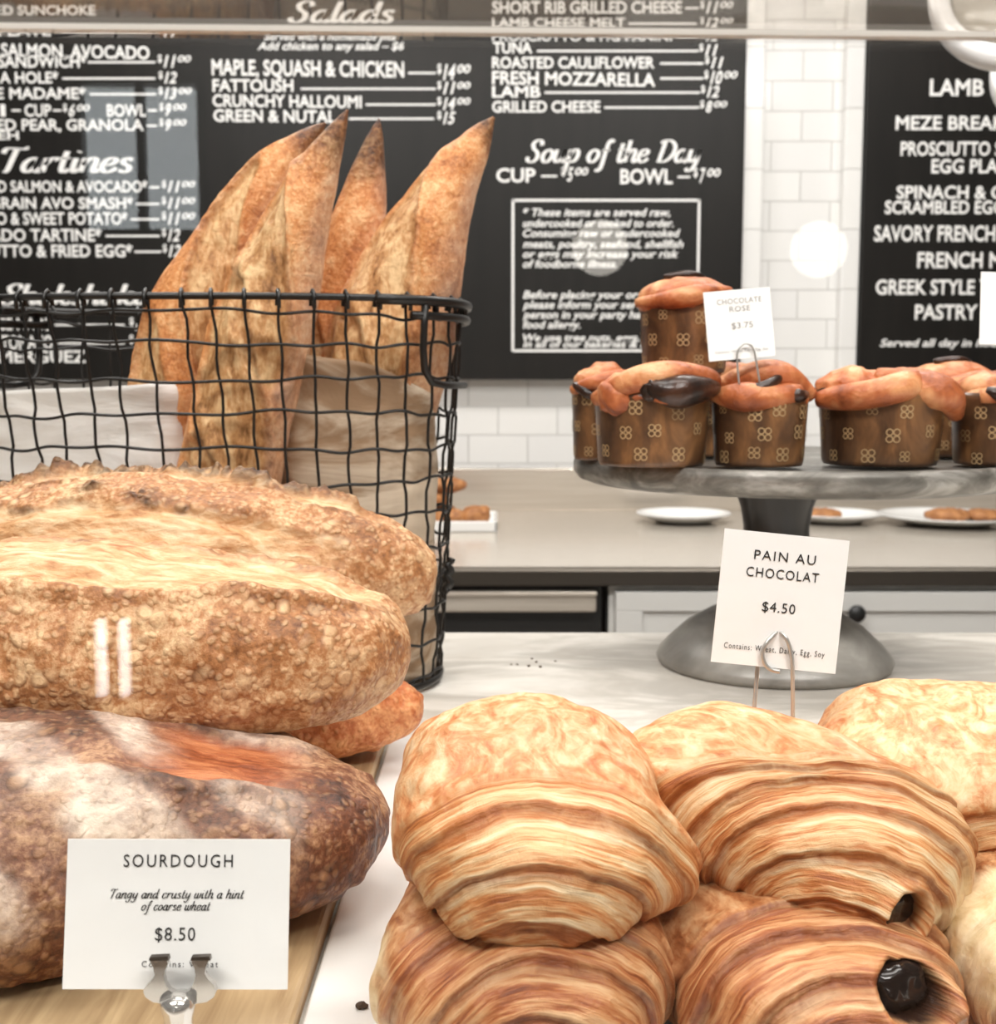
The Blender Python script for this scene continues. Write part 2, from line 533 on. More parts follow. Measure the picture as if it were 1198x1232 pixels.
RC = (srgb(148, 80, 38), srgb(194, 122, 68), srgb(219, 173, 123), srgb(231, 205, 166))
MAT['pain'] = m_pain('flaky_laminated_pastry', PC, RC, (srgb(214, 186, 142), srgb(236, 218, 184)))
PC2 = (srgb(126, 70, 38), srgb(166, 106, 64), srgb(196, 146, 102), srgb(214, 178, 136))  # darker pastry colours: the lower layer's shade is painted in
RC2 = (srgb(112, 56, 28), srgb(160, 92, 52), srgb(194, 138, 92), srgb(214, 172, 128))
MAT['pain_shaded'] = m_pain('shaded_laminated_pastry', PC2, RC2, (srgb(206, 176, 128), srgb(236, 216, 180)))

def m_cup():
    m = M('brown_baking_paper')
    n = m.noise(30, 5, 0.6, 0.8, vec=m.mapv((1, 1, 0.6)))
    c = m.ramp(n, [(0.3, srgb(44, 28, 20)), (0.5, srgb(96, 66, 42)), (0.72, srgb(150, 106, 66))])
    return m.p(color=c, rough=0.3, spec=0.5, normal=m.bump(n, 0.3, 0.002)).mat
MAT['cup'] = m_cup()
MAT['cup_print'] = plain('pale_printed_flower', srgb(172, 142, 102), 0.5)
def m_dough():
    m = M('glazed_brioche_crust')
    n = m.noise(28, 5, 0.55, 0.5)
    c = m.ramp(n, [(0.33, srgb(116, 56, 30)), (0.48, srgb(176, 98, 56)), (0.6, srgb(212, 148, 100)), (0.75, srgb(232, 186, 142))])
    h = m.math('ADD', m.noise(55, 5, 0.65, 0.6), m.math('MULTIPLY', m.noise(170, 4), 0.4))
    return m.p(color=c, rough=0.42, spec=0.4, normal=m.bump(h, 0.6, 0.004)).mat
MAT['dough'] = m_dough()
def m_choc():
    m = M('chocolate_filling')
    n = m.noise(60, 5, 0.6)
    return m.p(color=m.ramp(n, [(0.35, srgb(26, 18, 16)), (0.7, srgb(70, 42, 28))]), rough=0.28, normal=m.bump(n, 0.5, 0.003)).mat
MAT['swirl'] = m_choc()
def m_cookie():
    m = M('baked_cookie')
    n = m.noise(60, 5, 0.6)
    return m.p(color=m.ramp(n, [(0.3, srgb(132, 78, 40)), (0.7, srgb(196, 138, 86))]), rough=0.6, normal=m.bump(n, 0.4, 0.003)).mat
MAT['cookie'] = m_cookie()

# ------------------------------------------------------------------ lettering
_fc = {}
def text_geo(s, bold=0.0, shear=0.0, spacing=1.0):
    """(verts, faces, width, cap height) of a line in the built-in typeface, flat in XY, baseline at y = 0"""
    key = (s, bold, shear, spacing)
    if key in _fc: return _fc[key]
    cu = bpy.data.curves.new('line', 'FONT')
    cu.body = s
    cu.size = 1.0
    cu.offset = bold
    cu.shear = shear
    cu.space_character = spacing
    cu.resolution_u = 3
    cu.fill_mode = 'FRONT'
    o = bpy.data.objects.new('line', cu)
    COL.objects.link(o)
    dg = bpy.context.evaluated_depsgraph_get()
    dg.update()
    me = o.evaluated_get(dg).to_mesh()
    v = np.array([p.co[:] for p in me.vertices]) if len(me.vertices) else np.zeros((0, 3))
    f = [list(p.vertices) for p in me.polygons]
    o.evaluated_get(dg).to_mesh_clear()
    bpy.data.objects.remove(o)
    bpy.data.curves.remove(cu)
    _fc[key] = (v, f)
    return _fc[key]
CAPH = None
def cap():
    global CAPH
    if CAPH is None:
        v, f = text_geo('H')
        CAPH = v[:, 1].max()
    return CAPH

# a broad-nib script, x height 1, ascender 1.75, descender -0.75; glyph = (advance, strokes)
G = {
 'a': (1.02, [[(.78,.82),(.5,1),(.18,.75),(.08,.35),(.25,.02),(.5,.1),(.76,.5),(.82,1)], [(.82,1),(.74,.25),(.86,0),(1.04,.2)]]),
 'b': (1.0, [[(.16,1.75),(.14,.9),(.16,.1),(.45,0),(.8,.3),(.84,.75),(.6,1),(.3,.85),(.16,.55)]]),
 'c': (.88, [[(.78,.8),(.6,1),(.25,.85),(.1,.4),(.3,.03),(.58,.04),(.84,.3)]]),
 'd': (1.05, [[(.78,.8),(.5,1),(.18,.75),(.08,.35),(.25,.02),(.5,.1),(.76,.5)], [(.84,1.75),(.78,.8),(.76,.2),(.9,0),(1.06,.2)]]),
 'e': (.9, [[(.12,.5),(.5,.55),(.76,.8),(.56,1),(.25,.85),(.1,.4),(.3,.02),(.6,.05),(.86,.3)]]),
 'f': (.72, [[(.85,1.6),(.68,1.78),(.48,1.5),(.38,.6),(.3,-.4),(.1,-.72),(-.1,-.6)], [(.1,.95),(.72,.98)]]),
 'g': (1.0, [[(.78,.82),(.5,1),(.18,.75),(.1,.4),(.28,.1),(.52,.2),(.76,.55),(.82,1)], [(.82,1),(.74,-.1),(.55,-.65),(.2,-.7),(.05,-.45)]]),
 'h': (1.0, [[(.2,1.75),(.14,.8),(.1,0)], [(.12,.5),(.4,.92),(.66,1),(.76,.75),(.7,.2),(.82,0),(1.0,.2)]]),
 'i': (.5, [[(.2,1),(.16,.3),(.26,0),(.48,.2)], [(.26,1.42),(.3,1.5)]]),
 'k': (.98, [[(.2,1.75),(.14,.8),(.1,0)], [(.14,.45),(.5,.6),(.76,.9),(.6,1.02),(.3,.6),(.5,.2),(.74,0),(.98,.2)]]),
 'l': (.52, [[(.28,1.75),(.18,.8),(.18,.2),(.3,0),(.5,.2)]]),
 'm': (1.5, [[(.14,1),(.1,0)], [(.12,.5),(.36,.95),(.56,.95),(.6,.6),(.56,0)], [(.6,.5),(.84,.95),(1.1,.98),(1.16,.6),(1.12,.2),(1.24,0),(1.44,.2)]]),
 'n': (1.02, [[(.16,1),(.1,0)], [(.12,.5),(.4,.94),(.66,1),(.76,.75),(.7,.2),(.82,0),(1.0,.2)]]),
 'o': (.95, [[(.5,1),(.2,.8),(.08,.4),(.26,.03),(.54,.03),(.8,.4),(.78,.8),(.5,1)]]),
 'p': (1.0, [[(.2,1),(.14,.2),(.08,-.75)], [(.16,.5),(.42,.95),(.7,.98),(.84,.65),(.72,.2),(.44,.02),(.16,.2)]]),
 'r': (.78, [[(.16,1),(.1,0)], [(.13,.5),(.36,.92),(.62,1),(.74,.84)]]),
 's': (.8, [[(.66,.84),(.45,1),(.22,.85),(.3,.6),(.55,.42),(.62,.18),(.4,0),(.1,.14)]]),
 't': (.66, [[(.32,1.5),(.24,.6),(.26,.12),(.42,0),(.64,.2)], [(.04,1),(.6,1)]]),
 'u': (1.05, [[(.16,1),(.1,.35),(.24,.02),(.5,.1),(.76,.5),(.82,1)], [(.82,1),(.76,.25),(.88,0),(1.06,.2)]]),
 'w': (1.3, [[(.14,1),(.1,.3),(.26,0),(.5,.15),(.64,.6),(.66,1)], [(.66,1),(.64,.3),(.8,0),(1.04,.2),(1.18,.65),(1.14,1)]]),
 'y': (1.0, [[(.16,1),(.12,.4),(.26,.06),(.5,.15),(.76,.55),(.82,1)], [(.82,1),(.74,0),(.5,-.6),(.2,-.72),(.04,-.5)]]),
 'S': (1.15, [[(1.0,1.35),(.9,1.68),(.6,1.75),(.3,1.5),(.4,1.1),(.75,.75),(.8,.3),(.5,0),(.14,.1),(.05,.4)]]),
 'D': (1.45, [[(.45,1.7),(.36,.9),(.26,.05)], [(.1,1.55),(.5,1.75),(1.0,1.65),(1.32,1.15),(1.15,.45),(.7,.05),(.1,.02)]]),
 'T': (1.2, [[(.72,1.68),(.62,.9),(.5,.1),(.3,0)], [(.08,1.35),(.2,1.68),(.6,1.7),(1.05,1.66),(1.3,1.78)]]),
 ' ': (.6, []),
}
def catmull(pts, n=6):
    pts = [np.array(p, float) for p in pts]
    if len(pts) < 3: return [pts[0] + (pts[-1] - pts[0]) * t for t in np.linspace(0, 1, 3)]
    ex = [2 * pts[0] - pts[1]] + pts + [2 * pts[-1] - pts[-2]]
    out = []
    for i in range(1, len(ex) - 2):
        a, b, c, d = ex[i - 1:i + 3]
        for t in np.linspace(0, 1, n, endpoint=False):
            out.append(0.5 * ((2 * b) + (c - a) * t + (2 * a - 5 * b + 4 * c - d) * t * t + (3 * b - a - 3 * c + d) * t ** 3))
    out.append(pts[-1])
    return out
def script_geo(s, slant=0.22, nib=0.2, thin=0.32, gap=0.0):
    V, Fc = [], []
    x = 0.0
    for ch in s:
        adv, strokes = G.get(ch, G[' '])
        for st in strokes:
            pts = catmull(st)
            n0 = len(V)
            for i, p in enumerate(pts):
                t = pts[min(i + 1, len(pts) - 1)] - pts[max(i - 1, 0)]
                t = t / (np.linalg.norm(t) + 1e-9)
                hw = nib * (thin + (1 - thin) * abs(t[1])) * 0.5
                nn = np.array([-t[1], t[0]]) * hw
                for q in (p + nn, p - nn):
                    V.append((x + q[0] + slant * q[1], q[1], 0.0))
            for i in range(len(pts) - 1):
                Fc.append([n0 + 2 * i, n0 + 2 * i + 1, n0 + 2 * i + 3, n0 + 2 * i + 2])
        x += adv + gap
    return np.array(V), Fc

# the plane of the glass guard, and where something mirrored in it really stands
GY, YAW = 0.285, R(1.7)
nrm = Vector((-math.sin(YAW), math.cos(YAW), 0))
def mirror(p):
    d = (Vector(p) - Vector((0, GY, 0))).dot(nrm)
    return Vector(p) - nrm * (2 * d)

# ================================================================== THE SETTING
def structure(name, mb, mat):
    return tag(mb.build(name, mat), kind='structure')
structure('floor', MB().box(ROOM_L, ROOM_R, ROOM_F, ROOM_B, -0.05, 0.0), MAT['floor'])
structure('ceiling', MB().box(ROOM_L, ROOM_R, ROOM_F, ROOM_B, CEIL, CEIL + 0.05), MAT['ceil'])
structure('wall_back', MB().box(ROOM_L, ROOM_R, ROOM_B, ROOM_B + 0.1, 0, CEIL), MAT['tile'])
structure('wall_left', MB().box(ROOM_L - 0.1, ROOM_L, ROOM_F, ROOM_B, 0, CEIL), MAT['wall_paint'])
structure('wall_right', MB().box(ROOM_R, ROOM_R + 0.1, ROOM_F, ROOM_B, 0, CEIL), MAT['wall_paint'])
WY = ROOM_F
wx = mirror(P(168, 150, 6.1)).x
wins = [(max(wx - 0.33, ROOM_L + 0.12), wx + 0.33, 1.95, 2.75)]
mb = MB()
xs = [ROOM_L]
for a, b, z0, z1 in wins:
    mb.box(xs[-1], a, WY - 0.1, WY, 0, CEIL)
    mb.box(a, b, WY - 0.1, WY, 0, z0)
    mb.box(a, b, WY - 0.1, WY, z1, CEIL)
    xs.append(b)
mb.box(xs[-1], ROOM_R, WY - 0.1, WY, 0, CEIL)
structure('wall_front', mb, MAT['wall_paint'])
for i, (a, b, z0, z1) in enumerate(wins):
    e = empty('window_%d' % (i + 1), ((a + b) / 2, WY - 0.05, z0))
    tag(e, kind='structure')
    h, hw = z1 - z0, (b - a) / 2
    m_ = MB()
    m_.box(-hw, -hw + 0.05, -0.04, 0.04, 0, h).box(hw - 0.05, hw, -0.04, 0.04, 0, h).box(-hw, hw, -0.04, 0.04, 0, 0.05).box(-hw, hw, -0.04, 0.04, h - 0.05, h)
    m_.box(-0.02, 0.02, -0.03, 0.03, 0, h)
    m_.build('window_frame', MAT['black'], e)
    MB().box(-hw + 0.05, hw - 0.05, -0.004, 0.004, 0.05, h - 0.05).build('window_pane', MAT['window_glass'], e)
for i, (x, y, sx, sy, e_) in enumerate(FILL_LAMPS):  # unseen panel body added around each fill light
    t = thing('added_ceiling_light', (x, y, CEIL), 'added unseen ceiling panel giving fill light to the bakery counters', 'ceiling light', 'added fill light panels')
    MB().box(-sx / 2 - 0.03, sx / 2 + 0.03, -sy / 2 - 0.03, sy / 2 + 0.03, -0.03, 0.0).build('housing', MAT['white_paint'], t)
    MB().box(-sx / 2, sx / 2, -sy / 2, sy / 2, -0.05, -0.03).build('diffuser', MAT['panel'], t)

# tile strips that edge the pillar of tiles between the two boards
YW = ROOM_B
for i, (a, b) in enumerate(((888, 916), (1012, 1034))):
    xa, xb = P(a, 300, YW - 0.03).x, P(b, 300, YW - 0.03).x
    structure('trim_%d' % (i + 1), MB().box(xa, xb, YW - 0.035, YW, 1.02, 2.5, bev=0.006), MAT['tile_edge'])

# ================================================================== BACK COUNTER
ZB = 0.912
SPLASH_TOP = 1.019
t = thing('back_counter', (0.3, 2.6, 0), 'long stainless steel back counter along the white tiled wall', 'counter')
MB().box(-3.3, 2.9, -0.50, 0.48, ZB - 0.004, ZB, bev=0.001).box(-3.3, 2.9, -0.50, -0.497, ZB - 0.026, ZB).build('worktop', MAT['steel'], t)
tag(MB().box(-3.3, 2.9, -0.502, -0.49, ZB - 0.034, ZB - 0.006, bev=0.002).build('worktop_edge', MAT['dark_steel'], t), 'dark steel front lip')
MB().box(-3.3, 2.9, 0.47, 0.485, ZB, SPLASH_TOP, bev=0.002).build('backsplash', MAT['steel'], t)
# white drawer unit
xl = P(733, 720, 2.12).x
t = thing('drawer_cabinet', (xl, 2.12, 0), 'white panelled drawer cabinet with round black knob under the steel counter', 'cabinet')
MB().box(0.0, 2.6, 0.01, 0.9, 0.08, ZB - 0.036).box(0.02, 2.58, 0.06, 0.88, 0.0, 0.08).build('body', MAT['white_paint'], t)
def panel_front(mb, x0, x1, z0, z1, fr=0.035):
    mb.box(x0, x1, -0.004, 0.01, z0, z1)
    mb.box(x0, x1, -0.014, -0.004, z0, z0 + fr, bev=0.002).box(x0, x1, -0.014, -0.004, z1 - fr, z1, bev=0.002)
    mb.box(x0, x0 + fr * 1.4, -0.014, -0.004, z0 + fr, z1 - fr, bev=0.002).box(x1 - fr * 1.4, x1, -0.014, -0.004, z0 + fr, z1 - fr, bev=0.002)
    return mb
kx = P(1028, 737, 2.1).x - xl
kz = P(1028, 737, 2.1).z
for x0, x1 in ((0.01, kx - 0.20), (kx - 0.19, kx + 0.48), (kx + 0.49, kx + 1.1)):
    if x1 > 2.6: continue
    d = panel_front(MB(), x0, x1, ZB - 0.24, ZB - 0.046).build('drawer', MAT['white_paint'], t)
    q = kx if x0 < kx < x1 else (x0 + x1) / 2
    if x0 > kx or x0 < kx < x1:
        MB().lathe([(0.001, 0.030), (0.013, 0.029), (0.016, 0.022), (0.012, 0.012), (0.006, 0.006), (0.006, 0.0)]).build('knob', MAT['black'], d, (q, -0.012, kz), (R(90), 0, 0))
    dd = panel_front(MB(), x0, x1, 0.10, ZB - 0.25).build('door', MAT['white_paint'], t)
# stainless refrigerated drawers
t = thing('refrigerator_cabinet', (xl - 0.012, 2.12, 0), 'black undercounter refrigerator with stainless steel drawer fronts beside white cabinet', 'refrigerator')
MB().box(-1.5, 0, 0.02, 0.9, 0.0, ZB - 0.036).build('body', MAT['black'], t)
za, zb = P(600, 712, 2.1).z, P(600, 738, 2.1).z
for z1, z0 in ((za, zb), (zb - 0.055, zb - 0.25), (zb - 0.29, 0.15)):
    d = MB().box(-1.47, -0.012, -0.012, 0.02, z0, z1, bev=0.004).build('drawer', MAT['steel'], t)
    MB().box(-1.47, -0.012, -0.022, -0.008, z1 - 0.008, z1, bev=0.002).build('pull_lip', MAT['steel'], d)
    if z0 < 0.2: break

# ------------------------------------------------------------------ menu boards
YB = YW - 0.045
def board(name, px0, px1, pyb, ztop, label):
    a, b = P(px0, pyb, YB), P(px1, pyb, YB)
    t = thing(name, (a.x, YB, a.z), label, 'menu board')
    MB().box(0, b.x - a.x, 0, 0.044, 0, ztop - a.z, bev=0.003).build('panel', MAT['board'], t)
    return t, a
board_l, o_l = board('menu_board', -330, 890, 457, 2.45, 'wide black menu board with white lettering for salads, tartines and soup')
board_r, o_r = board('menu_board', 1032, 1700, 457, 2.45, 'black menu board with breakfast list in white, right of the tile pillar')

def put(mb, geo, px0, px1, pyt, pyb, par, capn, slope=0.0, mid=0):
    """lays a line of letters on the board between the photo pixels px0..px1, baseline pyb"""
    v, f = geo
    if len(v) == 0: return
    a, b, c = P(px0, pyb, YB), P(px1, pyb, YB), P(px0, pyt, YB)
    x0, x1 = v[:, 0].min(), v[:, 0].max()
    sx = (b.x - a.x) / (x1 - x0)
    sz = (c.z - a.z) / capn
    X = a.x + (v[:, 0] - x0) * sx
    Z = a.z + v[:, 1] * sz - slope * (X - a.x)
    o = par
    pts = [(X[i] - o.x, -0.0012, Z[i] - o.z) for i in range(len(X))]
    mb.add(pts, f, mid, False)
def bar(mb, px0, px1, py, o, th=2.4, slope=0.0):
    a, b, c = P(px0, py - th / 2, YB), P(px1, py - th / 2, YB), P(px0, py + th / 2, YB)
    dz = slope * (b.x - a.x)
    mb.add([(a.x - o.x, -0.0012, a.z - o.z), (b.x - o.x, -0.0012, a.z - o.z - dz), (b.x - o.x, -0.0012, c.z - o.z - dz), (a.x - o.x, -0.0012, c.z - o.z)], [[0, 3, 2, 1]], 0, False)
BOLD = 0.022
def caps(mb, s, px0, px1, t_, b_, o, slope=0.0, bold=BOLD, shear=0.0):
    put(mb, text_geo(s, bold, shear), px0, px1, t_, b_, o, cap(), slope)
def price(mb, s, px0, t_, b_, o):
    """raised dollar sign, slanted figures, raised cents"""
    h = b_ - t_
    main, cents = (s.split('.') + [''])[:2]
    caps(mb, '$', px0, px0 + 5, t_ - 1, t_ + h * 0.55, o)
    w_ = 7.5 * len(main)
    caps(mb, main, px0 + 7, px0 + 7 + w_, t_, b_, o, 0, BOLD, 0.3)
    if cents == '00':
        caps(mb, cents, px0 + 9 + w_, px0 + 25 + w_, t_, t_ + h * 0.55, o, 0, BOLD, 0.2)
    elif cents == '.':
        pass
def entry(brd, o, name, px0, px1, t_, b_, line=None, pr=None, prx=None, slope=0.0, dy=0, extra=None):
    mb = MB()
    caps(mb, name, px0, px1, t_, b_, o, slope)
    if line: bar(mb, line[0], line[1], (t_ + b_) / 2 + dy + 1, o)
    if pr: price(mb, pr, prx, t_ + dy, b_ + dy, o)
    if extra:
        for s, a, b in extra: caps(mb, s, a, b, t_, b_, o)
    mb.build('menu_entry', MAT['chalk'], brd)
def heading(brd, o, s, px0, px1, t_, b_, nib=0.3, asc=1.75):
    mb = MB()
    put(mb, script_geo(s, 0.22, nib, 0.34), px0, px1, t_, b_, o, asc)
    mb.build('menu_heading', MAT['chalk'], brd)
def small(brd, o, lines, name='small_print', shear=0.25, bold=0.02):
    mb = MB()
    for s, a, b, t_, b_ in lines: caps(mb, s, a, b, t_, b_, o, 0, bold, shear)
    mb.build(name, MAT['chalk'], brd)

L, O = board_l, o_l
small(L, O, [('GRILLED SUNCHOKE', -50, 115, 7, 18)], 'menu_entry', 0.0)
entry(L, O, 'PLATE*', -2, 72, 30, 43, (74, 187), '11', 190, dy=1)
entry(L, O, 'SMOKED SALMON, AVOCADO', -78, 180, 51, 66, slope=0.02)
entry(L, O, 'SANDWICH*', -2, 105, 67, 81, (106, 187), '11.00', 190)
entry(L, O, 'A HOLE*', 0, 71, 87, 100, (75, 187), '12', 191)
entry(L, O, 'E MADAME*', -4, 104, 106, 119, (108, 188), '13.00', 191)
mb = MB()
for s, a, b in (('1', 1, 7), ('CUP', 30, 62)): caps(mb, s, a, b, 126, 140, O)
for a, b in ((14, 25), (64, 74)): bar(mb, a, b, 133, O)
price(mb, '6.00', 76, 126, 140, O)
mb.build('menu_entry', MAT['chalk'], L)
mb = MB()
caps(mb, 'BOWL', 129, 176, 126, 140, O); bar(mb, 178, 189, 133, O); price(mb, '9.00', 192, 125, 139, O)
mb.build('menu_entry', MAT['chalk'], L)
entry(L, O, 'ED PEAR, GRANOLA', -3, 173, 144, 157, (177, 189), '9.00', 192)
entry(L, O, 'EH', -2, 23, 158, 168)
heading(L, O, 'Tartines', 2, 162, 178, 207)
entry(L, O, 'ED SALMON & AVOCADO*', -10, 178, 218, 231, (180, 192), '11.00', 195)
entry(L, O, 'GRAIN AVO SMASH*', -12, 161, 238, 251, (164, 192), '11.00', 195)
entry(L, O, 'O & SWEET POTATO*', -4, 154, 256, 270, (157, 192), '11.00', 195)
entry(L, O, 'ADO TARTINE*', -12, 123, 276, 290, (127, 192), '12', 195)
entry(L, O, 'CIUTTO & FRIED EGG*', -30, 160, 295, 309, (162, 194), '12', 196)
heading(L, O, 'Shakshuka', 0, 184, 342, 366)
entry(L, O, 'HOUSE MADE', -34, 62, 383, 397, (66, 150), '13', 156)
entry(L, O, 'CRUSHED TOMATO', -66, 64, 404, 420, (70, 150), '14', 156)
entry(L, O, 'ADD MERGUEZ', -60, 104, 422, 436)
heading(L, O, 'Salads', 346, 476, 2, 27)
small(L, O, [('Served with a homemade pita', 318, 476, 39, 48), ('Add chicken to any salad \u2013 $6', 310, 486, 51, 60)])
entry(L, O, 'MAPLE, SQUASH & CHICKEN', 255, 486, 72, 90, (491, 524), '14.00', 526, slope=0.012, dy=6)
entry(L, O, 'FATTOUSH', 256, 353, 96, 110, (362, 524), '11.00', 526, dy=3)
entry(L, O, 'CRUNCHY HALLOUMI', 256, 435, 114, 128, (440, 524), '14.00', 526, slope=0.01, dy=4)
entry(L, O, 'GREEN & NUTAL', 257, 404, 132, 146, (420, 522), '15', 526, slope=0.01, dy=3)
entry(L, O, 'SHORT RIB GRILLED CHEESE', 592, 820, 2, 16, (824, 840), '11.00', 842)
entry(L, O, 'LAMB CHEESE MELT', 592, 752, 22, 33, (756, 838), '12.00', 842)
entry(L, O, 'PROSCIUTTO & FIG PANINI', 592, 808, 38, 49, (813, 840), '12', 842)
entry(L, O, 'TUNA', 593, 640, 51, 64, (646, 840), '11', 841, dy=3)
entry(L, O, 'ROASTED CAULIFLOWER', 592, 787, 69, 82, (794, 846), '11', 848)
entry(L, O, 'FRESH MOZZARELLA', 592, 788, 86, 101, (794, 846), '10.00', 847, slope=0.015)
entry(L, O, 'LAMB', 592, 650, 104, 117, (655, 842), '12', 843)
entry(L, O, 'GRILLED CHEESE', 592, 722, 122, 135, (727, 841), '8.00', 842)
heading(L, O, 'Soup of the Day', 632, 844, 169, 195, 0.3)
mb = MB()
caps(mb, 'CUP', 597, 644, 203, 219, O); bar(mb, 651, 670, 212, O); price(mb, '5.00', 675, 202, 218, O)
mb.build('menu_entry', MAT['chalk'], L)
mb = MB()
caps(mb, 'BOWL', 746, 809, 204, 221, O); bar(mb, 815, 830, 213, O); price(mb, '7.00', 834, 203, 220, O)
mb.build('menu_entry', MAT['chalk'], L)
mb = MB()
bar(mb, 616, 842, 241, O, 3); bar(mb, 617, 842, 422, O, 3)
for xa in (615.5, 839.5):
    a, b, c = P(xa, 240, YB), P(xa + 3, 240, YB), P(xa, 423, YB)
    mb.add([(a.x - O.x, -0.0012, a.z - O.z), (b.x - O.x, -0.0012, a.z - O.z), (b.x - O.x, -0.0012, c.z - O.z), (a.x - O.x, -0.0012, c.z - O.z)], [[0, 3, 2, 1]], 0, False)
mb.build('box_outline', MAT['chalk'], L)
small(L, O, [('* These items are served raw,', 629, 806, 251, 260), ('undercooked or cooked to order.', 629, 810, 264, 273), ('Consuming raw or undercooked', 629, 818, 276, 285),
             ('meats, poultry, seafood, shellfish', 629, 822, 289, 298), ('or eggs may increase your risk', 629, 816, 301, 310), ('of foodborne illness.', 629, 742, 313, 322)])
small(L, O, [('Before placing your order,', 629, 790, 350, 359), ('please inform your server if a', 629, 806, 362, 371), ('person in your party has a', 629, 786, 374, 383),
             ('food allergy.', 629, 698, 386, 395)])
small(L, O, [('We use tree nuts, eggs, dairy,', 629, 806, 402, 410), ('in all of our bakeries & kitchens.', 629, 822, 410, 418)])
RB, OR = board_r, o_r
for s, a, b, t_, b_ in (('LAMB BURGER', 1118, 1290, 96, 115), ('MEZE BREAKFAST', 1077, 1260, 140, 156), ('PROSCIUTTO S', 1083, 1204, 171, 187), ('EGG PLATE', 1120, 1222, 192, 208),
                        ('SPINACH & G', 1078, 1206, 224, 239), ('SCRAMBLED EGGS', 1064, 1216, 242, 257), ('SAVORY FRENCH TOAST', 1051, 1262, 272, 290), ('FRENCH M', 1103, 1204, 304, 322),
                        ('GREEK STYLE YOGURT', 1053, 1260, 337, 354), ('PASTRY BASKET', 1100, 1256, 367, 384)):
    entry(RB, OR, s, a, b, t_, b_)
small(RB, OR, [('Served all day in house', 1058, 1214, 408, 417)])

# ------------------------------------------------------------------ white enamel lamps, top right
def bulkhead(px, py, wpx, hpx, Y, label, tilt):
    c = P(px, py, Y)
    s = Y / F
    t = thing('hanging_lamp', c, label, 'lamp', rot=(R(-28), 0, tilt))
    a, b = wpx * s / 2, hpx * s / 2
    pr = [(0.001, -0.30), (0.5, -0.27), (0.8, -0.16), (0.96, 0.0), (1.0, 0.16), (0.97, 0.26), (0.88, 0.30), (0.76, 0.27), (0.68, 0.18), (0.64, 0.02), (0.62, 0.0), (0.001, 0.0)]
    m_ = MB().lathe([(r, z * a * 1.1) if False else (r * a, z * a) for r, z in pr], seg=72, sx=1.0, sy=b / a)
    m_.build('shade', MAT['enamel'], t, rot=(R(90), 0, 0))
    MB().lathe([(0.66 * a, 0.05 * a), (0.6 * a, 0.16 * a), (0.4 * a, 0.22 * a), (0.001, 0.24 * a)], seg=60, sy=b / a).build('lens', MAT['lens'], t, rot=(R(90), 0, 0))
    MB().lathe([(0.05 * a, 0), (0.05 * a, 0.02 * a), (0.001, 0.03 * a)], c=(0, 0, 0), seg=16).build('screw', MAT['dark_steel'], t, (0.05 * a, -0.30 * a, -0.8 * b), (R(90), 0, 0))
    MB().tube([(0, 0.28 * a, 0), (0, 0.5 * a, 0.05), (0, 0.5 * a, 0.12)], 0.011, 12).build('arm', MAT['enamel'], t)
    return t
bulkhead(1198, 8, 158, 200, 1.5, 'white enamel oval lamp with grey lens at the top right', R(-8))
bulkhead(1268, 104, 150, 150, 1.75, 'second white enamel lamp, lower and cut off by the right side', R(-8))
for px, Y in ((1196, 1.5), (1268, 1.75)):
    pass

# ================================================================== DISPLAY COUNTER
ZT = 1.010
t = thing('display_counter', (0, 0.65, 0), 'pale veined marble display counter under the breads and pastries', 'counter')
MB().box(-1.7, 1.7, -0.40, 0.415, ZT - 0.03, ZT, bev=0.004).build('marble_top', MAT['marble'], t)
MB().box(-1.65, 1.65, -0.36, 0.38, 0.0, ZT - 0.031).build('base', MAT['white_paint'], t)
t = thing('serving_board', (-0.30, 0.55, ZT), 'pale wooden serving board under the sourdough loaves', 'board')
MB().box(-0.25, 0.232, -0.235, 0.215, 0.0005, 0.010, bev=0.003).build('plank', MAT['board_wood'], t)
t = thing('serving_tray', (0.26, 0.52, ZT), 'flat white serving tray under the chocolate pastries', 'tray')
MB().box(-0.3265, 0.42, -0.21, 0.205, 0.0005, 0.006, bev=0.002).build('tray_plate', MAT['ceramic'], t)

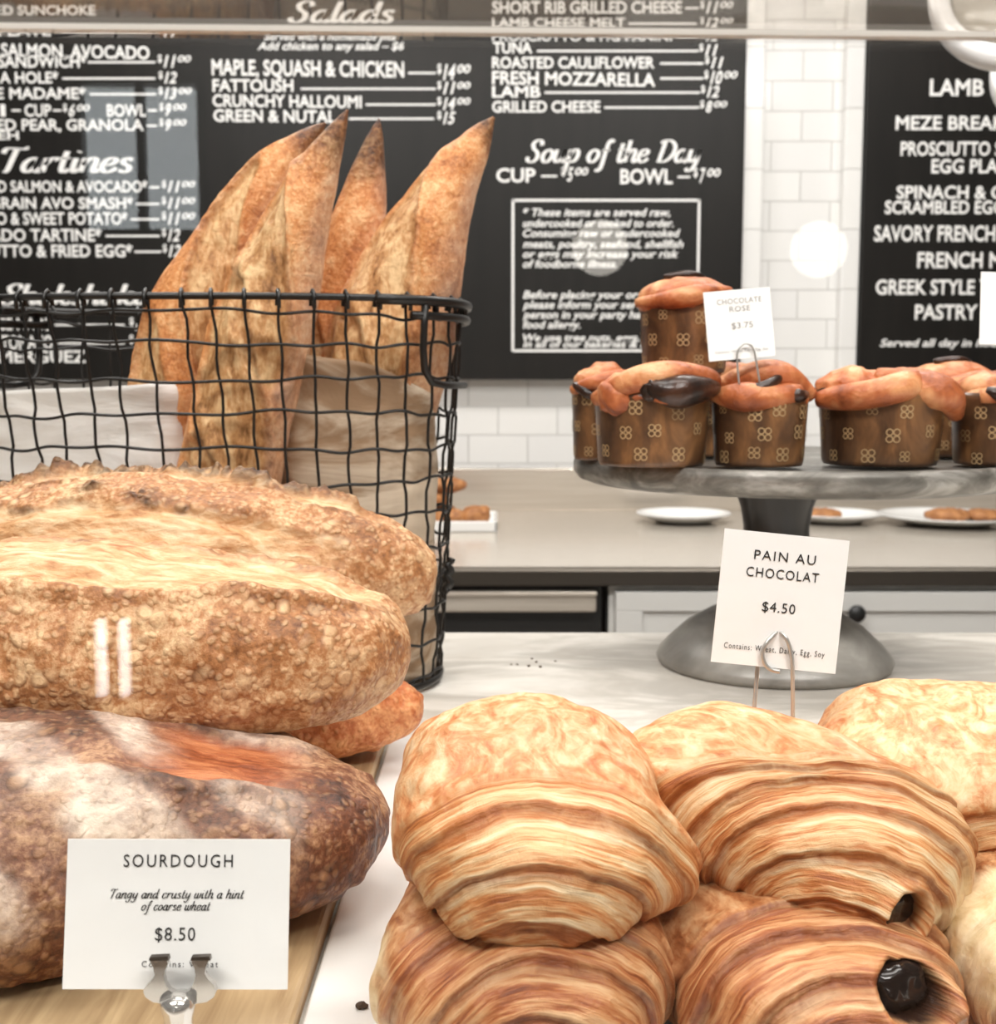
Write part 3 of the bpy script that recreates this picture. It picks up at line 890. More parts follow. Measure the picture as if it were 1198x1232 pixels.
# ------------------------------------------------------------------ sourdough loaves
def ell(x, y, cx, cy, rx, ry, ang=0):
    ca, sa = math.cos(ang), math.sin(ang)
    X, Y = (x - cx) * ca + (y - cy) * sa, -(x - cx) * sa + (y - cy) * ca
    return np.sqrt((X / rx) ** 2 + (Y / ry) ** 2)
def loaf(a, b, c, p=2.2, taper=0.2, seed=1, n=150, style='ear', floor=0.55):
    d, f = cubesphere(n)
    pos, nor = superell(d, a, b, c, p)
    k = 1 - taper * (pos[:, 0] / a) ** 2
    pos = pos * np.stack([np.ones(len(k)), k, 1 - 0.6 * taper * (pos[:, 0] / a) ** 2], 1)
    X = pos[:, 0] / a
    phi = np.degrees(np.arctan2(pos[:, 2] / c, -pos[:, 1] / b))
    cut = np.zeros(len(pos)); char = np.zeros(len(pos)); flour = np.zeros(len(pos))
    disp = 0.004 * fbm(pos, 16, 3, seed) + 0.0012 * fbm(pos, 70, 3, seed + 5)
    vb, vr = voro(pos, 85, seed)
    bl = sstep(0.42, 0.15, vb) * (vr > 0.45)
    rag = fbm(pos * np.array([1, .15, .15]), 40, 4, seed + 9)
    if style == 'ear':           # pale opened cut along the top, crisp lip below it
        lo = 46 + 2.5 * rag + 26 * X ** 4
        hi = 112 + 5 * rag - 16 * X ** 4
        cut = sstep(lo - 2, lo + 3, phi) * sstep(hi + 4, hi - 6, phi) * sstep(0.97, 0.86, np.abs(X))
        lip = np.exp(-((phi - lo + 3) / 5.0) ** 2) * (phi < lo + 1) * sstep(0.97, 0.8, np.abs(X))
        disp += 0.004 * lip - 0.0045 * cut + 0.0022 * cut * fbm(pos * np.array([.3, 1.6, 1.6]), 55, 3, seed + 3)
        char = 0.75 * np.exp(-((phi - lo) / 1.8) ** 2) * sstep(0.0, 0.4, rag + 0.2)
    elif style == 'ridge':       # burnt torn ridge on the crown, pale band below it, brown crust, pale again
        top = 92 + 5 * rag
        ridge = np.exp(-((phi - top) / 5.0) ** 2) * sstep(0.95, 0.6, np.abs(X))
        jag = np.abs(fbm(pos, 95, 3, seed + 21))
        disp += ridge * (0.003 + 0.006 * jag)
        band = sstep(70, 74, phi + 3 * rag) * sstep(92, 86, phi) * sstep(-0.55, -0.1, X) * sstep(0.88, 0.7, X)
        low = sstep(46, 40, phi + 4 * rag) * sstep(10, 16, phi) * sstep(0.78, 0.6, X)
        cut = np.clip(band + low, 0, 1)
        disp -= 0.003 * cut
        disp += 0.002 * cut * fbm(pos * np.array([.3, 1.6, 1.6]), 55, 3, seed + 3)
        l2 = np.exp(-((phi - 70 + 3 * rag) / 2.0) ** 2) * sstep(0.85, 0.6, np.abs(X))
        disp += 0.0015 * l2
        char = np.clip(ridge * sstep(0.15, 0.6, jag + 0.25) * sstep(0.85, 0.5, X), 0, 1) * 0.95 + 0.4 * l2 * sstep(0.1, 0.5, rag)
        l3 = np.exp(-((phi - 44 + 4 * rag) / 2.2) ** 2) * sstep(0.5, 0.2, X)
        for sx_, sp_ in ((0.06, 50), (-0.12, 56)):
            spot = np.exp(-(((X - sx_) / 0.045) ** 2 + ((phi - sp_) / 5.0) ** 2))
            char = np.clip(char + 1.1 * spot * sstep(0.1, 0.4, jag + 0.2), 0, 1); disp += 0.006 * spot * jag
        char = np.clip(char + 0.7 * l3 * sstep(0.0, 0.5, fbm(pos, 60, 2, seed + 31)), 0, 1)
    elif style == 'floured':     # banneton flour in broad stripes, dark bare bands between, opened red cut on top
        s = (pos[:, 0] * 0.62 + pos[:, 1] * 1.0) / 0.058 + 0.30 * fbm(pos, 18, 3, seed + 2)
        st = sstep(0.16, 0.34, np.abs((s % 1.0) - 0.5))
        flour = sstep(0.92, 0.70, X + 0.08 * rag) * (0.12 + 1.0 * st) * sstep(-20, 10, phi) * (0.75 + 0.3 * fbm(pos, 30, 3, seed + 4))
        lo, hi = 62 + 5 * rag, 100 + 4 * rag
        cut = sstep(lo - 2, lo + 3, phi) * sstep(hi + 2, hi - 4, phi) * sstep(0.88, 0.72, np.abs(X)) * sstep(0.45, 0.62, X)
        disp -= 0.003 * cut
        rim = np.exp(-((phi - lo + 4) / 5.0) ** 2) * sstep(0.0, 0.3, X) * sstep(0.9, 0.6, X)
        disp += 0.003 * rim
        char = 0.55 * rim * sstep(-.2, .5, fbm(pos, 60, 2, seed + 8))
        flour = np.clip(flour, 0, 1) * (1 - cut)
    disp += 0.0012 * bl * (1 - cut)
    pos = pos + nor * disp[:, None]
    zf = -c * floor
    lowm = pos[:, 2] < zf
    pos[lowm, 2] = zf + (pos[lowm, 2] - zf) * 0.18
    pos[:, 2] -= pos[:, 2].min()
    return mesh('loaf', pos, f, True, dict(cut=cut, char=char, flour=np.clip(flour, 0, 1)))
def place_loaf(me, mat, loc, rz, label, tilt=(0, 0)):
    o = link('sourdough_loaf', me, mat, None, loc, (tilt[0], tilt[1], rz))
    return tag(o, label, 'bread')
# A: front of the upper pair, B behind it, C floured below, D below B
place_loaf(loaf(0.165, 0.070, 0.050, 2.5, 0.16, 3, style='ear'), MAT['loaf'], (-0.208, 0.560, 1.076), R(-3), 'golden crusty sourdough loaf with one long pale slash, on the floured loaf')
place_loaf(loaf(0.166, 0.070, 0.059, 2.1, 0.38, 11, style='ridge'), MAT['loaf'], (-0.199, 0.698, 1.086), R(-6), 'sourdough loaf with burnt torn ridge, just behind the blistered front loaf')
place_loaf(loaf(0.195, 0.098, 0.046, 2.3, 0.22, 23, style='floured'), MAT['loaf_shaded'], (-0.240, 0.472, 1.020), R(4), 'dark flour-striped sourdough loaf on the board behind the white price card')
place_loaf(loaf(0.165, 0.055, 0.040, 2.3, 0.25, 31, style='plain', floor=0.6), MAT['loaf_red'], (-0.205, 0.672, 1.021), R(-3), 'reddish sourdough loaf at the bottom, mostly hidden under the burnt-ridged loaf')

# ------------------------------------------------------------------ pains au chocolat
def pain(a, b, c, cdir, qmax=1.15, su=1.0, sv=0.8, rings=5, seed=1, p=2.6, hole=None, flap=None, palev=None, n=140, amp=0.0021):
    d, f = cubesphere(n)
    pos, nor = superell(d, a, b, c, p)
    cv = np.array(cdir, float); cv /= np.linalg.norm(cv)
    u = np.cross(cv, [0, 0, 1.0]); u /= np.linalg.norm(u)
    v = np.cross(u, cv)
    ang = np.arccos(np.clip(d @ cv, -1, 1))
    t = d - np.outer(d @ cv, cv)
    tl = np.linalg.norm(t, axis=1) + 1e-9
    q = ang * np.sqrt((t @ u / tl / su) ** 2 + (t @ v / tl / sv) ** 2)
    q = q + 0.05 * fbm(d, 1.6, 2, seed) + 0.008 * fbm(d, 9, 2, seed + 2)
    A_ = np.arctan2(t @ v, t @ u)
    s = (np.clip(q / qmax, 0, 3) ** 0.85) * rings
    fr = s - np.floor(s)
    rm = sstep(qmax + 0.02, qmax - 0.04, q)
    tooth = np.where(fr < 0.90, 1 - fr / 0.90, (fr - 0.90) / 0.10)
    var = 0.7 + 0.5 * _h(np.floor(s), s * 0, s * 0, seed)
    disp = rm * amp * (tooth - 0.6) * var
    disp += rm * 0.0009 * fbm(np.stack([s * 2.2, np.cos(A_) * 1.6, np.sin(A_) * 1.6], 1), 1.0, 4, seed + 40)
    disp += 0.0016 * np.exp(-((q - qmax) / 0.16) ** 2) * sstep(qmax - 0.05, qmax + 0.03, q)
    disp += 0.0028 * fbm(pos, 22, 3, seed + 7) + 0.0011 * fbm(pos * np.array([1, .6, 1]), 75, 3, seed + 9) * (1 - 0.6 * rm)
    pale = np.zeros(len(d)); hl = np.zeros(len(d))
    if palev:
        pd = np.array(palev[0], float); pd /= np.linalg.norm(pd)
        pale = sstep(palev[1], palev[1] - 0.25, np.arccos(np.clip(d @ pd, -1, 1)) + 0.12 * fbm(d, 5, 3, seed + 12))
    pale = np.maximum(pale, 0.6 * sstep(-0.45, -0.75, d[:, 2] + 0.15 * fbm(d, 5, 2, seed + 3)) * (1 - rm))
    if flap:
        fd = np.array(flap[0], float); fd /= np.linalg.norm(fd)
        g = np.exp(-(np.arccos(np.clip(d @ fd, -1, 1)) / flap[1]) ** 2)
        disp += flap[2] * g
    pos = pos + nor * disp[:, None]
    if hole:
        hd = np.array(hole[0], float); hd /= np.linalg.norm(hd)
        hu = np.cross(hd, [0, 0, 1.0]); hu /= np.linalg.norm(hu); hv = np.cross(hu, hd)
        e = np.sqrt(((d @ hu) / hole[1]) ** 2 + ((d @ hv) / hole[2]) ** 2) + 9 * ((d @ hd) < 0)
        e = e + 0.12 * fbm(d, 8, 2, seed + 15)
        hl = sstep(1.0, 0.85, e)
        pos = pos - np.outer(sstep(1.05, 0.6, e) * 0.017, hd) + np.outer(0.0025 * np.exp(-((e - 1.25) / 0.2) ** 2), hd)
    low = pos[:, 2] < -0.72 * c
    pos[low, 2] = -0.72 * c + (pos[low, 2] + 0.72 * c) * 0.2
    zmin = pos[:, 2].min()
    pos[:, 2] -= zmin
    hp = None
    if hole:
        i = int(np.argmax(d @ hd))
        hp = (pos[i].copy(), hd)
    return mesh('pastry', pos, f, True, dict(ring=s, rmask=rm, pale=pale, hole=hl, ringc=np.cos(A_), rings=np.sin(A_))), hp
def place_pain(geo, mat, loc, rot, label):
    me, hp = geo
    t = thing('pain_au_chocolat', loc, label, 'pastry', rot=rot)
    link('pastry_dough', me, mat, t)
    if hp is not None:
        pt, hd = hp
        d, f = cubesphere(14)
        pp, nn = superell(d, 0.010, 0.012, 0.007, 4)
        pp = pp + nn * (0.0012 * fbm(pp, 200, 3, 5))[:, None]
        o = link('chocolate_baton', mesh('chocolate_baton', pp, f), MAT['choc'], t, tuple(pt + hd * 0.0005))
        o.rotation_euler = Vector((-hd[0], -hd[1], -hd[2])).to_track_quat('Y', 'Z').to_euler()
    return t
# upper layer
place_pain(pain(0.047, 0.068, 0.031, (-0.02, -0.80, -0.50), 1.32, 0.84, 0.95, 4.6, 2, p=2.35, flap=((0.93, -0.5, -0.25), 0.26, 0.012)), MAT['pain'], (0.0105, 0.405, 1.060), (R(6), 0, R(2)),
           'domed golden pain au chocolat with curved layers, beside the sourdough stack')
place_pain(pain(0.046, 0.065, 0.027, (-0.55, -0.80, -0.35), 1.55, 1.0, 1.0, 6.5, 8, hole=((-0.33, -1.0, -0.06), 0.11, 0.17), palev=((0.06, -1.0, -0.25), 0.42)), MAT['pain'], (0.101, 0.425, 1.055), (R(10), 0, R(42)),
           'golden pain au chocolat pierced by the wire of its price card')
place_pain(pain(0.056, 0.070, 0.031, (0.2, -0.9, -0.5), 0.75, 1.0, 0.9, 4, 14, palev=((-0.1, -0.8, -0.75), 0.75)), MAT['pain'], (0.186, 0.480, 1.047), (R(3), 0, R(-20)),
           'mottled pain au chocolat with white underside, behind the one holding the price card')
# lower layer
place_pain(pain(0.048, 0.066, 0.030, (0.15, -0.9, -0.25), 1.2, 0.85, 0.9, 4.5, 19, palev=((-0.75, -0.45, -0.1), 0.5)), MAT['pain_shaded'], (0.010, 0.395, 1.016), (0, 0, R(-6)),
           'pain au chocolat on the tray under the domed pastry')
place_pain(pain(0.046, 0.068, 0.027, (0.0, -0.9, -0.35), 1.40, 0.85, 0.95, 5, 27, hole=((0.28, -0.85, 0.22), 0.20, 0.15)), MAT['pain_shaded'], (0.098, 0.392, 1.016), (0, 0, R(6)),
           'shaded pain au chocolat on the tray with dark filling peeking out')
place_pain(pain(0.044, 0.066, 0.029, (0.1, -0.9, -0.1), 1.0, 1.0, 0.9, 4, 33, palev=((-0.6, -0.6, 0.4), 0.6)), MAT['pain_shaded'], (0.191, 0.405, 1.016), (0, 0, R(-4)),
           'pain au chocolat on the tray at the lower right, cut off by the picture side')

# ------------------------------------------------------------------ wire basket
BX, BY, BZ0, BZ1 = -0.206, 0.892, ZT + 0.003, 1.288
def bpt(th, z, out=0.0):
    k = (z - BZ0) / (BZ1 - BZ0)
    rx, ry = 0.162 + 0.017 * k + out, 0.085 + 0.012 * k + out
    c, s = math.cos(th), math.sin(th)
    e = 2 / 2.5
    return Vector((BX + rx * math.copysign(abs(c) ** e, c), BY + ry * math.copysign(abs(s) ** e, s), z))
bk = thing('wire_basket', (BX, BY, ZT), 'tall oval black wire basket holding the baguettes', 'basket')
def loc(p): return Vector(p) - Vector((BX, BY, ZT))
ths = [2 * PI * i / 160 for i in range(160)]
MB().tube([loc(bpt(t_, BZ1)) for t_ in ths], 0.0024, 8, True).build('rim', MAT['black_wire'], bk)
MB().tube([loc(bpt(t_, BZ0 + 0.002)) for t_ in ths], 0.003, 8, True).build('base_ring', MAT['black_wire'], bk)
mb = MB()
NV = 42
rs = random.Random(4)
# equal arc spacing for the uprights
cum = [0.0]
pts = [bpt(2 * PI * i / 720, 1.15) for i in range(721)]
for i in range(720): cum.append(cum[-1] + (pts[i + 1] - pts[i]).length)
thv = []
j = 0
for k in range(NV):
    target = cum[-1] * (k + 0.35) / NV
    while cum[j] < target: j += 1
    thv.append(2 * PI * j / 720)
for k, t0 in enumerate(thv):
    jit = rs.uniform(-0.02, 0.02)
    pp = []
    for i in range(34):
        z = BZ0 + (BZ1 + 0.002 - BZ0) * i / 33
        pp.append(loc(bpt(t0 + (jit + 0.07) * (1 - i / 33) + 0.0035 * math.sin(i * 1.3 + k), z, 0.0010 * (1 if (i // 3 + k) % 2 else -1))))
    mb.tube(pp, 0.00110, 6)
    top = loc(bpt(t0, BZ1, 0.003))
    mb.tube([top + Vector((0, 0, -0.008)), top + Vector((0, 0, 0.001)), loc(bpt(t0, BZ1 + 0.004)), loc(bpt(t0, BZ1, -0.003)), loc(bpt(t0, BZ1 - 0.006, -0.003))], 0.0015, 6)
zs = [BZ1 - 0.011] + [BZ1 - 0.030 - 0.0236 * i for i in range(11)]
for h, z in enumerate(zs):
    pp = []
    for i in range(252):
        t_ = 2 * PI * i / 252
        kk = min(range(NV), key=lambda q: abs(((t_ - thv[q] + PI) % (2 * PI)) - PI)) if False else 0
        wv = 0.0009 * math.sin(t_ * NV / 2 + h * PI + 1.0) + 0.0018 * math.sin(t_ * 3 + h * 1.7) + 0.0008 * math.sin(t_ * 11 + h)
        pp.append(loc(bpt(t_, z + wv, 0.0012 * math.sin(t_ * NV / 2 + h * PI))))
    mb.tube(pp, 0.00110, 6, True)
mb.build('wire_mesh', MAT['black_wire'], bk)
zt_ = P(530, 690, BY).z
m_ = MB()
for th_ in (-0.10, 0.06):
    m_.tube([loc(bpt(th_, zt_ + 0.010 - 0.002 * i, 0.003 + 0.0016 * math.sin(i * 1.4 + th_ * 20))) for i in range(12)], 0.0026, 8)
m_.build('wire_clip', MAT['black_wire'], bk)
mb = MB()
for i in range(-9, 10):
    x = i * 0.016
    yy = 0.083 * math.sqrt(max(0.0, 1 - (x / 0.160) ** 2))
    if yy > 0.01: mb.tube([(x, -yy, 0.0045), (x, yy, 0.0045)], 0.0013, 6)
mb.build('base_grid', MAT['black_wire'], bk)
for side in (0, 1):
    base = 0.0 if side == 0 else PI
    sg = 1 if side == 0 else -1
    dz = 0.058
    L_ = [bpt(base - sg * x, BZ1 - z, 0.006) for x, z in ((0.62, 0.004), (0.62, 0.018), (0.62, 0.034), (0.60, dz - 0.010), (0.54, dz - 0.002), (0.40, dz), (0.0, dz), (-0.40, dz), (-0.54, dz - 0.002), (-0.60, dz - 0.010), (-0.62, 0.034), (-0.62, 0.018), (-0.62, 0.004))]
    m_ = MB().tube([loc(p) for p in L_], 0.0026, 8)
    m_.tube([loc(bpt(base + sg * x * 0.1, BZ1 - 0.001, 0.005)) for x in range(-9, 10)], 0.0036, 8)
    m_.tube([loc(bpt(base + sg * x * 0.1, BZ1 - 0.011, 0.005)) for x in range(-7, 8)], 0.0030, 8)
    m_.build('handle', MAT['black_wire'], bk)

# ------------------------------------------------------------------ baguettes and their bags
def baguette(px_base, px_mid, px_tip, Yb, Yt, r, cuts, seed, label, tipchar=0.10):
    tipchar *= 1.5
    b, m_, tp = P(*px_base, Yb), P(*px_mid, (Yb + Yt) / 2), P(*px_tip, Yt)
    ctl = m_ * 2 - (b + tp) * 0.5
    NU, NT = 190, 96
    us = np.linspace(0, 1, NU)
    S = np.array([(b * (1 - u) ** 2 + ctl * 2 * u * (1 - u) + tp * u ** 2)[:] for u in us])
    T = np.gradient(S, axis=0); T /= np.linalg.norm(T, axis=1)[:, None]
    Ln = np.linalg.norm(np.diff(S, axis=0), axis=1).sum()
    front = np.array([0, -1.0, 0])
    Fv = front - T * (T @ front)[:, None]; Fv /= np.linalg.norm(Fv, axis=1)[:, None]
    Sd = np.cross(T, -Fv)
    prof = np.minimum(1, np.clip((1 - us) / 0.46, 0, 1) ** 0.72) * np.minimum(1, (us / 0.10 + 0.02)) ** 0.5
    prof[-1] = 0.03
    U, TT = np.meshgrid(us, np.linspace(-PI, PI, NT, endpoint=False), indexing='ij')
    nor = (Fv[:, None, :] * np.cos(TT)[..., None] + Sd[:, None, :] * np.sin(TT)[..., None]).reshape(-1, 3)
    rad = (r * prof)[:, None] * np.ones_like(TT)
    base = (S[:, None, :] + 0 * nor.reshape(NU, NT, 3)).reshape(-1, 3)
    pos = base + nor * rad.reshape(-1)[:, None]
    cut = np.zeros(NU * NT); char = np.zeros(NU * NT); disp = 0.0016 * fbm(pos, 20, 2, seed) + 0.0003 * fbm(pos, 90, 3, seed + 3)
    for (u0, t0, lx, ly, sl, side) in cuts:
        X = ((U - u0) * Ln).reshape(-1); Y = (((TT - t0 + PI) % (2 * PI)) - PI).reshape(-1) * r
        ca, sa = math.cos(sl), math.sin(sl)
        A, B = X * ca + Y * sa, -X * sa + Y * ca
        e = np.sqrt((A / lx) ** 2 + (B / ly) ** 2) + 0.07 * fbm(pos, 60, 2, seed + 4)
        inn = sstep(1.02, 0.92, e)
        cut = np.maximum(cut, inn)
        disp += -0.0035 * inn + 0.0035 * np.exp(-((e - 1.1) / 0.12) ** 2) * (0.35 + 0.65 * (B * side > 0))
        disp += 0.0009 * inn * fbm(pos, 80, 2, seed + 6)
        char = np.maximum(char, 0.5 * np.exp(-((e - 1.03) / 0.05) ** 2) * (B * side > 0))
    char = np.maximum(char, 0.92 * sstep(1 - tipchar, 1 - tipchar * 0.35, U.reshape(-1) + 0.02 * fbm(pos, 70, 2, seed + 8)))
    fl = 0.45 * sstep(-0.2, -1.0, np.sin(TT).reshape(-1)) * (1 - cut) * sstep(1.0, 0.85, U.reshape(-1))
    pos = pos + nor * (disp * np.minimum(1, rad.reshape(-1) / 0.012))[:, None]
    f = []
    for i in range(NU - 1):
        for k in range(NT):
            l = (k + 1) % NT
            f.append([i * NT + k, i * NT + l, (i + 1) * NT + l, (i + 1) * NT + k])
    f.append(list(range(NT))[::-1]); f.append([(NU - 1) * NT + k for k in range(NT)])
    o0 = Vector(b)
    me = mesh('baguette', pos - np.array(o0[:]), f, True, dict(cut=cut, char=char, flour=fl))
    return tag(link('baguette', me, MAT['baguette'], None, o0), label, 'bread', 'baguettes in the wire basket')
baguette((196, 790), (236, 400), (392, 148), 0.905, 0.90, 0.036, [(0.60, -0.2, 0.11, 0.020, 0.35, 1), (0.28, 0.1, 0.10, 0.02, 0.3, 1)], 41, 'baguette leaning at the back left of the basket, its end behind another tip', 0.08)
baguette((245, 800), (305, 440), (418, 132), 0.865, 0.85, 0.0365, [(0.66, 0.35, 0.085, 0.025, 0.45, -1), (0.40, 0.1, 0.10, 0.028, 0.35, -1), (0.16, 0.0, 0.09, 0.026, 0.3, -1)], 47, 'unwrapped baguette with blackened tip at the front centre of the basket', 0.11)
baguette((360, 800), (404, 440), (456, 143), 0.945, 0.925, 0.035, [(0.45, 0.4, 0.1, 0.02, 0.3, 1)], 53, 'baguette half hidden between the front baguette and the bagged one', 0.13)
baguette((432, 790), (468, 420), (594, 141), 0.905, 0.895, 0.0455, [(0.60, 0.55, 0.11, 0.032, 0.30, -1), (0.32, 0.45, 0.10, 0.032, 0.25, -1)], 59, 'wide baguette in beige paper bag at the right of the basket', 0.05)

def bag(cx_b, cx_t, cy, rx_b, rx_t, ry, z0, ztop, seed, mat, label):
    """open paper sleeve: double-walled, crumpled, slanting top edge"""
    NU, NT = 60, 90
    V = []
    for lay in (0, 1):
        U, TT = np.meshgrid(np.linspace(0, 1, NU), np.linspace(-PI, PI, NT, endpoint=False), indexing='ij')
        c, s = np.cos(TT), np.sin(TT)
        e = 2 / 3.2
        zt = ztop(c)
        Z = z0 + (zt - z0) * U
        k = (Z - z0) / 0.27
        X = cx_b + (cx_t - cx_b) * k + (rx_b + (rx_t - rx_b) * k) * np.sign(c) * np.abs(c) ** e
        Y = cy + (ry * (0.9 + 0.1 * k)) * np.sign(s) * np.abs(s) ** e
        p_ = np.stack([X, Y, Z], -1).reshape(-1, 3)
        nn = np.stack([c, s, 0 * c], -1).reshape(-1, 3)
        dsp = 0.0022 * fbm(p_ * np.array([1, 1, .6]), 30, 3, seed) + 0.0009 * np.abs(fbm(p_, 70, 2, seed + 3)) - 0.0006 * lay
        V.append(p_ + nn * dsp[:, None])
    V = np.concatenate(V)
    f = []
    H = NU * NT
    for i in range(NU - 1):
        for k in range(NT):
            l = (k + 1) % NT
            f.append([i * NT + k, i * NT + l, (i + 1) * NT + l, (i + 1) * NT + k])
            f.append([H + i * NT + k, H + (i + 1) * NT + k, H + (i + 1) * NT + l, H + i * NT + l])
    for k in range(NT):
        l = (k + 1) % NT
        f.append([(NU - 1) * NT + k, (NU - 1) * NT + l, H + (NU - 1) * NT + l, H + (NU - 1) * NT + k])
    f.append(list(range(NT))[::-1])
    o0 = np.array([cx_b, cy, z0])
    return tag(link('paper_bag', mesh('paper_bag', V - o0, f), mat, None, tuple(o0)), label, 'paper bag')
gx = lambda px, Y: P(px, 500, Y).x
bag(gx(440, .9), gx(424, .9), 0.902, 0.050, 0.062, 0.052, ZT + 0.006, lambda c: 1.248 - 0.020 * c - 0.006 * np.abs(c), 71, MAT['kraft'], 'translucent beige paper bag around the wide baguette')
bag(gx(100, .9), gx(110, .9), 0.902, 0.085, 0.086, 0.050, ZT + 0.006, lambda c: 1.228 + 0.006 * c, 77, MAT['white_paper'], 'plain white paper bag at the left of the wire basket')

# ------------------------------------------------------------------ cake stand and chocolate rose cakes
SX, SY, ZP = 0.0, 0.945, 1.1745
SX = P(932, 700, SY).x
t = thing('cake_stand', (SX, SY, ZT), 'round weathered grey cake stand with dark neck and domed foot', 'cake stand')
zp = ZP - ZT
RP = 0.172
pc = 0.012
MB().lathe([(0.001, zp - 0.019), (RP - 0.012, zp - 0.019), (RP - 0.004, zp - 0.016), (RP, zp - 0.010), (RP, zp - 0.004), (RP - 0.002, zp), (RP - 0.006, zp), (RP - 0.012, zp - 0.002), (0.001, zp - 0.002)], c=(pc, 0, 0), seg=128).build('plate', MAT['zinc'], t)
MB().lathe([(0.040, zp - 0.0195), (0.0335, zp - 0.022), (0.032, zp - 0.028), (0.028, zp - 0.040), (0.0255, zp - 0.055), (0.026, zp - 0.075), (0.030, zp - 0.098), (0.036, 0.048)], seg=64).build('neck', MAT['neck'], t)
MB().lathe([(0.001, 0.050), (0.034, 0.049), (0.052, 0.041), (0.070, 0.030), (0.084, 0.017), (0.091, 0.009), (0.0925, 0.005), (0.091, 0.001), (0.001, 0.0005)], seg=96).build('foot', MAT['stand_base'], t)

def flower(mb, R_at, th, z, s):
    """printed four-loop flower curved onto the cup wall"""
    def on(x, y):
        a = th + x / R_at(z)
        r = R_at(z + y) + 0.0006
        return (r * math.cos(a), r * math.sin(a), z + y)
    for k in range(4):
        a0 = PI / 4 + k * PI / 2
        cx, cy = 0.52 * s * math.cos(a0), 0.52 * s * math.sin(a0)
        V, Fc = [], []
        for i in range(14):
            a = 2 * PI * i / 14
            for q in (0.40 * s, 0.26 * s): V.append(on(cx + q * math.cos(a), cy + q * math.sin(a)))
        for i in range(14):
            j = (i + 1) % 14
            Fc.append([2 * i, 2 * j, 2 * j + 1, 2 * i + 1])
        mb.add(V, Fc, 1, True)
def blob_pts(mb, c, rad, seed, n=24, amp=0.1, mid=0, rot=None, p=2.0):
    d, f = cubesphere(n)
    pos, nor = superell(d, *rad, p)
    pos = pos + nor * (amp * min(rad) * fbm(pos, 0.9 / min(rad), 3, seed))[:, None]
    if rot is not None: pos = pos @ np.array(rot.to_matrix()).T
    mb.add(pos + np.array(c), f, mid, True)
def roll(mb, pts, r, seed, mid=0):
    """tapered lumpy rope of dough"""
    P_ = [np.array(q) for q in catmull([tuple(p) for p in pts], 7)] if len(pts) > 2 else pts
    n = len(P_)
    rr = [r * (0.35 + 0.65 * math.sin(PI * min(max((i + 0.6) / n, 0.03), 0.97)) ** 0.6) * (1 + 0.07 * math.sin(i * 0.45 + seed)) for i in range(n)]
    mb.tube([Vector(q) for q in P_], rr, 14, False, mid)
